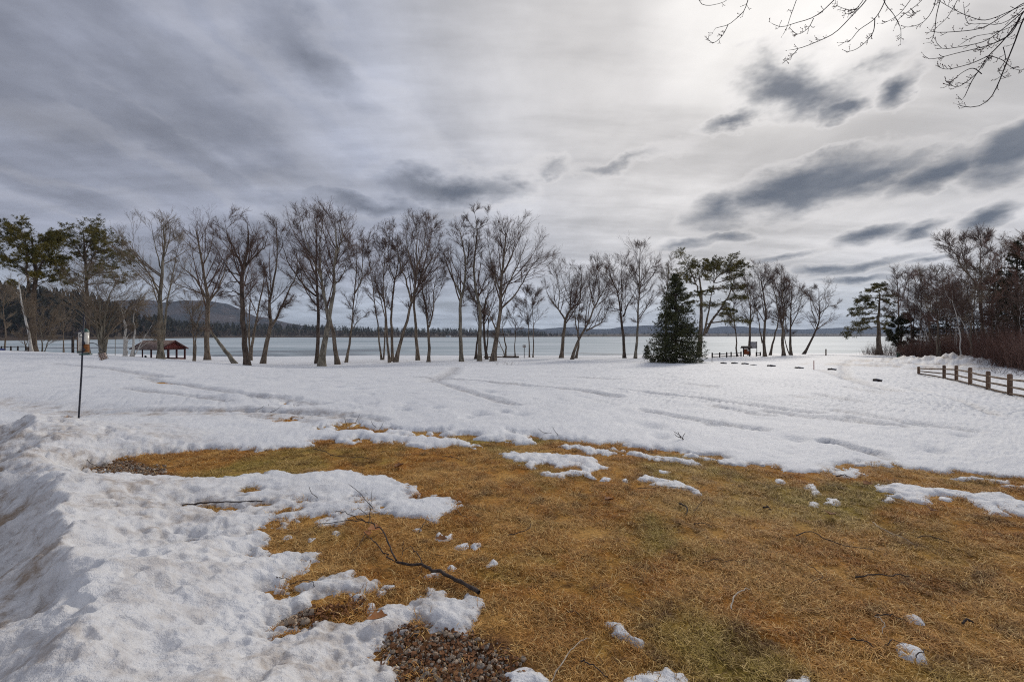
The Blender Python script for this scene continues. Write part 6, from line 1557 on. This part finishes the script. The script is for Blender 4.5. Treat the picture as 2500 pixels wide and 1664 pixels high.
for i, (zf, pts, lab) in enumerate(pok):
    b = surf(*zf(*pts[0])); d = b[1]
    P = [b + np.array((0, 0, -.05))] + [b] + [at(*zf(*q), d + .02 * k) for k, q in enumerate(pts[1:])]
    p, rr = resample(P, np.linspace(.0042, .0022, len(P)), 12)
    V, Q, T = tubes((p - b)[None], (rr * (1 + .05 * d))[None] * .8, 6)
    tag(link('snow_twig', mesh_np('snow_twig', V, Q, T, smooth=True), MAT['stick_dark'], None, b), lab, 'twig', 'twigs poking out of the snow')
b = surf(*G6(400, 545)); rng = np.random.default_rng(31)
m = []
for q in ([(400,545),(375,500),(338,475)],[(392,530),(395,505),(408,485)],[(380,512),(360,505),(345,490)],[(385,520),(370,490),(365,478)]):
    p, rr = resample([b if k == 0 and q[0] == (400,545) else at(*G6(*x), b[1]) for k, x in enumerate(q)], np.linspace(.006, .003, len(q)), 10); m.append(tubes((p - b)[None], rr[None], 5))
V, Q, T = join(m)
tag(link('weed_stalk', mesh_np('weed_stalk', V, Q, T), MAT['stick_dark'], None, b), 'branched weed stalk standing in the snow above the lawn edge', 'weed')
for (pts, n, lab) in (((1258, 868), 16, 'dry weed tuft on the snow below the mossy tree'), ((1238, 893), 14, 'bent weeds in the snow below the fan-shaped tree')):
    b = surf(*pts); m = []
    for k in range(n):
        a = rng.uniform(-.9, .9); L = rng.uniform(.25, .55)
        m.append(tubes((np.array([[0, 0, -.03], [math.sin(a) * L * .5, rng.normal() * .1, L * .5], [math.sin(a) * L * 1.2, rng.normal() * .15, L * .55]]) + np.array((rng.normal() * .5, rng.normal() * .15, 0)))[None], np.array([[.008, .006, .003]]), 4))
    V, Q, T = join(m); tag(link('weed_tuft', mesh_np('weed_tuft', V, Q, T), MAT['twig'], None, b), lab, 'weeds')

# dead leaves one can see
def leaf(px, py, L, rz, lab, mat='leaf', up=.03):
    b = surf(px, py); n = 7; V = []; Q = []
    for i in range(n):
        t = i / (n - 1); w = L * .34 * math.sin(math.pi * min(t * .92 + .06, 1)) * (1 + .25 * math.cos(i * 3.1))
        z = up + .35 * L * (t - .5) ** 2
        V += [(L * (t - .5), -w, z + w * .5), (L * (t - .5), 0, z), (L * (t - .5), w, z + w * .7)]
    for i in range(n - 1):
        for j in (0, 1): Q.append((i * 3 + j, i * 3 + j + 1, i * 3 + j + 4, i * 3 + j + 3))
    V = np.array(V); Vb = V - (0, 0, .0012); nV = len(V)
    Qa = np.array(Q); Qb = Qa[:, ::-1] + nV
    o = link('dead_leaf', mesh_np('dead_leaf', np.vstack([V, Vb]), np.vstack([Qa, Qb]), smooth=True), MAT[mat], None, b)
    o.rotation_euler = (rng.uniform(-.2, .2), rng.uniform(-.2, .2), rz)
    return tag(o, lab, 'leaf', 'dead leaves')
leaf(*R2z(985, 1205), .11, .1, 'orange curled leaf lying on grey snow above the gravel')
leaf(*R2z(955, 460), .12, .7, 'pale tan leaf caught under the fallen branch')
leaf(*R2z(905, 490), .08, 2.2, 'small reddish leaf beside the tan leaf', 'leaf')
leaf(*ZF(1780, 400), .09, .0, 'brown leaf under the forked snow scrap', 'leaf_dark')
leaf(*R4z(885, 245), .12, .3, 'dark leaf on the grass above the two right-hand snow lumps', 'leaf_dark')
leaf(*R4z(625, 455), .13, 1.0, 'dark curled leaf right of the bark chip', 'leaf_dark')
leaf(*R4z(1315, 428), .13, .6, 'dark leaf below the broad right snow patch', 'leaf_dark')
leaf(*R3z(865, 455), .12, .5, 'dark leaf in the middle distance of the lawn', 'leaf_dark')
leaf(*G5(985, 768), .14, .9, 'dark leaf on the lawn left of the hook-shaped patch', 'leaf_dark')

# ------------------------------------------------------------------ gravel: the largest stones one by one, the rest as a mass
rng = np.random.default_rng(8)
def stone_mesh(seed):
    r = np.random.default_rng(seed); n = 8; V = []
    for th in (.35, .95, 1.55, 2.15, 2.8):
        for k in range(n):
            a = 2 * math.pi * k / n
            V.append(np.array((math.sin(th) * math.cos(a), math.sin(th) * math.sin(a) * .78, math.cos(th) * .58)) * (1 + r.normal() * .09))
    Q = [(i * n + k, i * n + (k + 1) % n, i * n + n + (k + 1) % n, i * n + n + k) for i in range(4) for k in range(n)]
    V += [np.array((0, 0, .6)), np.array((0, 0, -.6))]
    T = [(5 * n, (k + 1) % n, k) for k in range(n)] + [(5 * n + 1, 4 * n + k, 4 * n + (k + 1) % n) for k in range(n)]
    return mesh_np('stone', np.array(V), np.array(Q)[:, ::-1], T, smooth=True)
SM = [stone_mesh(i) for i in range(9)]
for m_ in SM: m_.materials.append(MAT['stone'])
def in_poly(poly, n):
    lo, hi = poly.min(0), poly.max(0); out = np.zeros((0, 2))
    while len(out) < n:
        p = rng.uniform(lo, hi, (n * 3, 2)); s0 = sdf(p, poly) + .10 * fbm(p[:, 0] * 5, p[:, 1] * 5, 3, 44); out = np.vstack([out, p[(s0 > .0) & (rng.uniform(size=len(p)) < np.clip(.15 + s0 / .22, 0, 1))]])
    return out[:n]
big = np.vstack([in_poly(gravel_xy[0], 200), in_poly(gravel_xy[1], 70), in_poly(gravel_xy[2], 30)])
bz = terrain(big[:, 0], big[:, 1])
for i, (p, z) in enumerate(zip(big, bz)):
    o = bpy.data.objects.new('stone', SM[i % 9]); C.objects.link(o); o.parent = ground
    s = rng.uniform(.5, 1, 1)[0] ** 2 * .021 * (1.6 if i >= 215 else 1.0)
    o.location = (p[0], p[1], z + s * .3); o.scale = (s, s, s); o.rotation_euler = (rng.uniform(-.4, .4), rng.uniform(-.4, .4), rng.uniform(0, 6.28))

# ------------------------------------------------------------------ instanced masses (grass, small gravel, leaf litter)
def scatter(name, pts, rot, scl, idx, protos, label, kind='stuff', parent=None):
    me = bpy.data.meshes.new(name); me.vertices.add(len(pts)); me.vertices.foreach_set('co', np.asarray(pts, np.float32).ravel())
    a = me.attributes.new('rot', 'FLOAT_VECTOR', 'POINT'); a.data.foreach_set('vector', np.asarray(rot, np.float32).ravel())
    a = me.attributes.new('scl', 'FLOAT', 'POINT'); a.data.foreach_set('value', np.asarray(scl, np.float32))
    a = me.attributes.new('idx', 'INT', 'POINT'); a.data.foreach_set('value', np.asarray(idx, np.int32))
    o = link(name, me, None, parent)
    col = bpy.data.collections.new(name + '_kinds')
    for k, pm in enumerate(protos):
        col.objects.link(bpy.data.objects.new('%s_kind_%02d' % (name, k), pm))
    g = bpy.data.node_groups.new(name, 'GeometryNodeTree')
    g.interface.new_socket('Geometry', in_out='INPUT', socket_type='NodeSocketGeometry')
    g.interface.new_socket('Geometry', in_out='OUTPUT', socket_type='NodeSocketGeometry')
    gi = g.nodes.new('NodeGroupInput'); go = g.nodes.new('NodeGroupOutput')
    m2p = g.nodes.new('GeometryNodeMeshToPoints'); ci = g.nodes.new('GeometryNodeCollectionInfo')
    ci.inputs['Collection'].default_value = col; ci.inputs['Separate Children'].default_value = True; ci.inputs['Reset Children'].default_value = True
    iop = g.nodes.new('GeometryNodeInstanceOnPoints'); iop.inputs['Pick Instance'].default_value = True
    def na(nm, dt):
        n = g.nodes.new('GeometryNodeInputNamedAttribute'); n.data_type = dt; n.inputs['Name'].default_value = nm; return n.outputs['Attribute']
    L = g.links.new
    L(gi.outputs[0], m2p.inputs[0]); L(m2p.outputs[0], iop.inputs['Points']); L(ci.outputs[0], iop.inputs['Instance'])
    L(na('idx', 'INT'), iop.inputs['Instance Index']); L(na('rot', 'FLOAT_VECTOR'), iop.inputs['Rotation']); L(na('scl', 'FLOAT'), iop.inputs['Scale'])
    L(iop.outputs[0], go.inputs[0])
    md = o.modifiers.new('scatter', 'NODES'); md.node_group = g
    return tag(o, label, kind=kind)
def tuft(seed, nb, rad_, upr):
    r = np.random.default_rng(seed); V = []; T = []; Qd = []; tone = []
    for b in range(nb):
        a = r.uniform(0, 6.283); q = rad_ * math.sqrt(r.uniform()); x, y = q * math.cos(a), q * math.sin(a)
        h = r.uniform(0, 6.283); L = r.uniform(.03, .08); el = r.uniform(.03, upr); w = r.uniform(.0011, .0022)
        d = np.array((math.cos(h) * math.cos(el), math.sin(h) * math.cos(el), math.sin(el))); sdv = np.array((-math.sin(h), math.cos(h), 0)) * w
        p0 = np.array((x, y, r.uniform(-.004, .008))); bend = r.normal(size=3) * .22
        p1 = p0 + d * L * .5; d2 = d + bend; d2[2] -= .45; d2 /= np.linalg.norm(d2); p2 = p1 + d2 * L * .5; p2[2] = max(p2[2], .001)
        n = len(V); V += [p0 - sdv, p0 + sdv, p1 + sdv * .85, p1 - sdv * .85, p2]
        Qd.append((n, n + 1, n + 2, n + 3)); T.append((n + 3, n + 2, n + 4)); t = r.uniform(); tone += [t] * 5
    me = mesh_np('tuft', np.array(V), Qd, T, attrs={'tone': tone}); me.materials.append(MAT['blade']); return me
TF = [tuft(i, 46, .07, .45 if i % 3 else .85) for i in range(10)]
# points over the bare lawn, thicker near the camera
pts = []
for d0, d1, dens in ((1.55, 2.6, 420), (2.6, 3.6, 330), (3.6, 5.0, 230), (5.0, 7.0, 150), (7.0, 10.0, 95)):
    n = int(2.6 * (d1 ** 2 - d0 ** 2) / 2 * dens)
    y = np.sqrt(rng.uniform(d0 ** 2, d1 ** 2, n)); x = rng.uniform(-1.3, 1.3, n) * y
    pts.append(np.stack([x, y], 1))
pts = np.vstack(pts)
s_ = snow_fields(pts)
pg = np.zeros(len(pts))
for g in gravel_xy: pg = np.maximum(pg, sst(-.15, .08, sdf(pts, g)))
thin = fbm(pts[:, 0] * 2.2, pts[:, 1] * 2.2, 3, 66)
keep = (s_ < .025) & (rng.uniform(size=len(pts)) > pg * .78) & (rng.uniform(size=len(pts)) < .82 + .5 * thin)
pts = pts[keep]
z = terrain(pts[:, 0], pts[:, 1]) + fbm(pts[:, 0] * 3.1, pts[:, 1] * 3.1, 3, 2) * .012 - .010
n = len(pts)
rot = np.stack([rng.normal(size=n) * .10, rng.normal(size=n) * .10, rng.uniform(0, 6.283, n)], 1)
scatter('dead_grass', np.c_[pts, z], rot, rng.uniform(.7, 1.15, n) * np.clip(.88 + pts[:, 1] * .035, .9, 1.2), rng.integers(0, 10, n), TF, 'matted dead brown grass covering the thawed lawn')
sp = np.vstack([in_poly(gravel_xy[0], 1500), in_poly(gravel_xy[1], 1100), in_poly(gravel_xy[2], 350)])
n = len(sp)
scatter('gravel', np.c_[sp, terrain(sp[:, 0], sp[:, 1]) - .003], np.stack([rng.normal(size=n) * .5, rng.normal(size=n) * .5, rng.uniform(0, 6.28, n)], 1), rng.uniform(.005, .012, n), rng.integers(0, 9, n), SM, 'small gravel between the larger stones')
def litter(seed):
    r = np.random.default_rng(seed); L = .02; n = 4; V = []; Q = []
    for i in range(n):
        t = i / (n - 1); w = L * .35 * math.sin(math.pi * min(t * .9 + .08, 1)); z = .002 + r.uniform(0, .006)
        V += [(L * (t - .5), -w, z + r.uniform(0, .006)), (L * (t - .5), w, z + r.uniform(0, .006))]
    Q = [(i * 2, i * 2 + 1, i * 2 + 3, i * 2 + 2) for i in range(n - 1)]
    me = mesh_np('litter', np.array(V), Q); me.materials.append(MAT['leaf_dark']); return me
LT = [litter(i) for i in range(6)]
lt = np.vstack([in_poly(gravel_xy[0], 1300), in_poly(gravel_xy[1], 200), in_poly(gravel_xy[2], 90), in_poly(hole_xy[2], 260)]); n = len(lt)
scatter('leaf_litter', np.c_[lt, terrain(lt[:, 0], lt[:, 1])], np.stack([rng.normal(size=n) * .5, rng.normal(size=n) * .5, rng.uniform(0, 6.28, n)], 1), rng.uniform(.5, 1.6, n), rng.integers(0, 6, n), LT, 'brown shredded leaf litter among the gravel')

# ------------------------------------------------------------------ melt hollows with bark litter round the trunks
sv = np.empty(len(snow.data.vertices) * 3, np.float32); snow.data.vertices.foreach_get('co', sv); sv = sv.reshape(-1, 3)
da = snow.data.attributes['dirt_shade']; dv = np.empty(len(sv), np.float32); da.data.foreach_get('value', dv)
for o in C.objects:
    if o.parent is None and o.name.split('.')[0] in ('bare_tree', 'birch_tree', 'bushy_bare_tree', 'pine_tree') and o.location.y < 72:
        dx = sv[:, 0] - o.location.x; dy = sv[:, 1] - o.location.y
        r2 = dx * dx / .36 + dy * dy / .6
        g = np.exp(-r2); sv[:, 2] -= .10 * g * (r2 < 9); dv += .9 * g
snow.data.vertices.foreach_set('co', sv.ravel()); da.data.foreach_set('value', np.clip(dv, 0, 1)); snow.data.update()

# ------------------------------------------------------------------ air
m = bpy.data.materials.new('haze'); m.use_nodes = True; hn = m.node_tree; hn.nodes.clear()
pv = nd(hn, 'ShaderNodeVolumePrincipled', {'Color': (0.70, 0.82, 1.0, 1), 'Density': HAZE, 'Anisotropy': 0.0})
nd(hn, 'ShaderNodeOutputMaterial', {'Volume': pv.outputs[0]})
hz = MB().box((-9500, -60, -8.0), (9500, 9400, 330)).build('haze', m)
tag(hz, 'pale haze over the lake', kind='stuff')
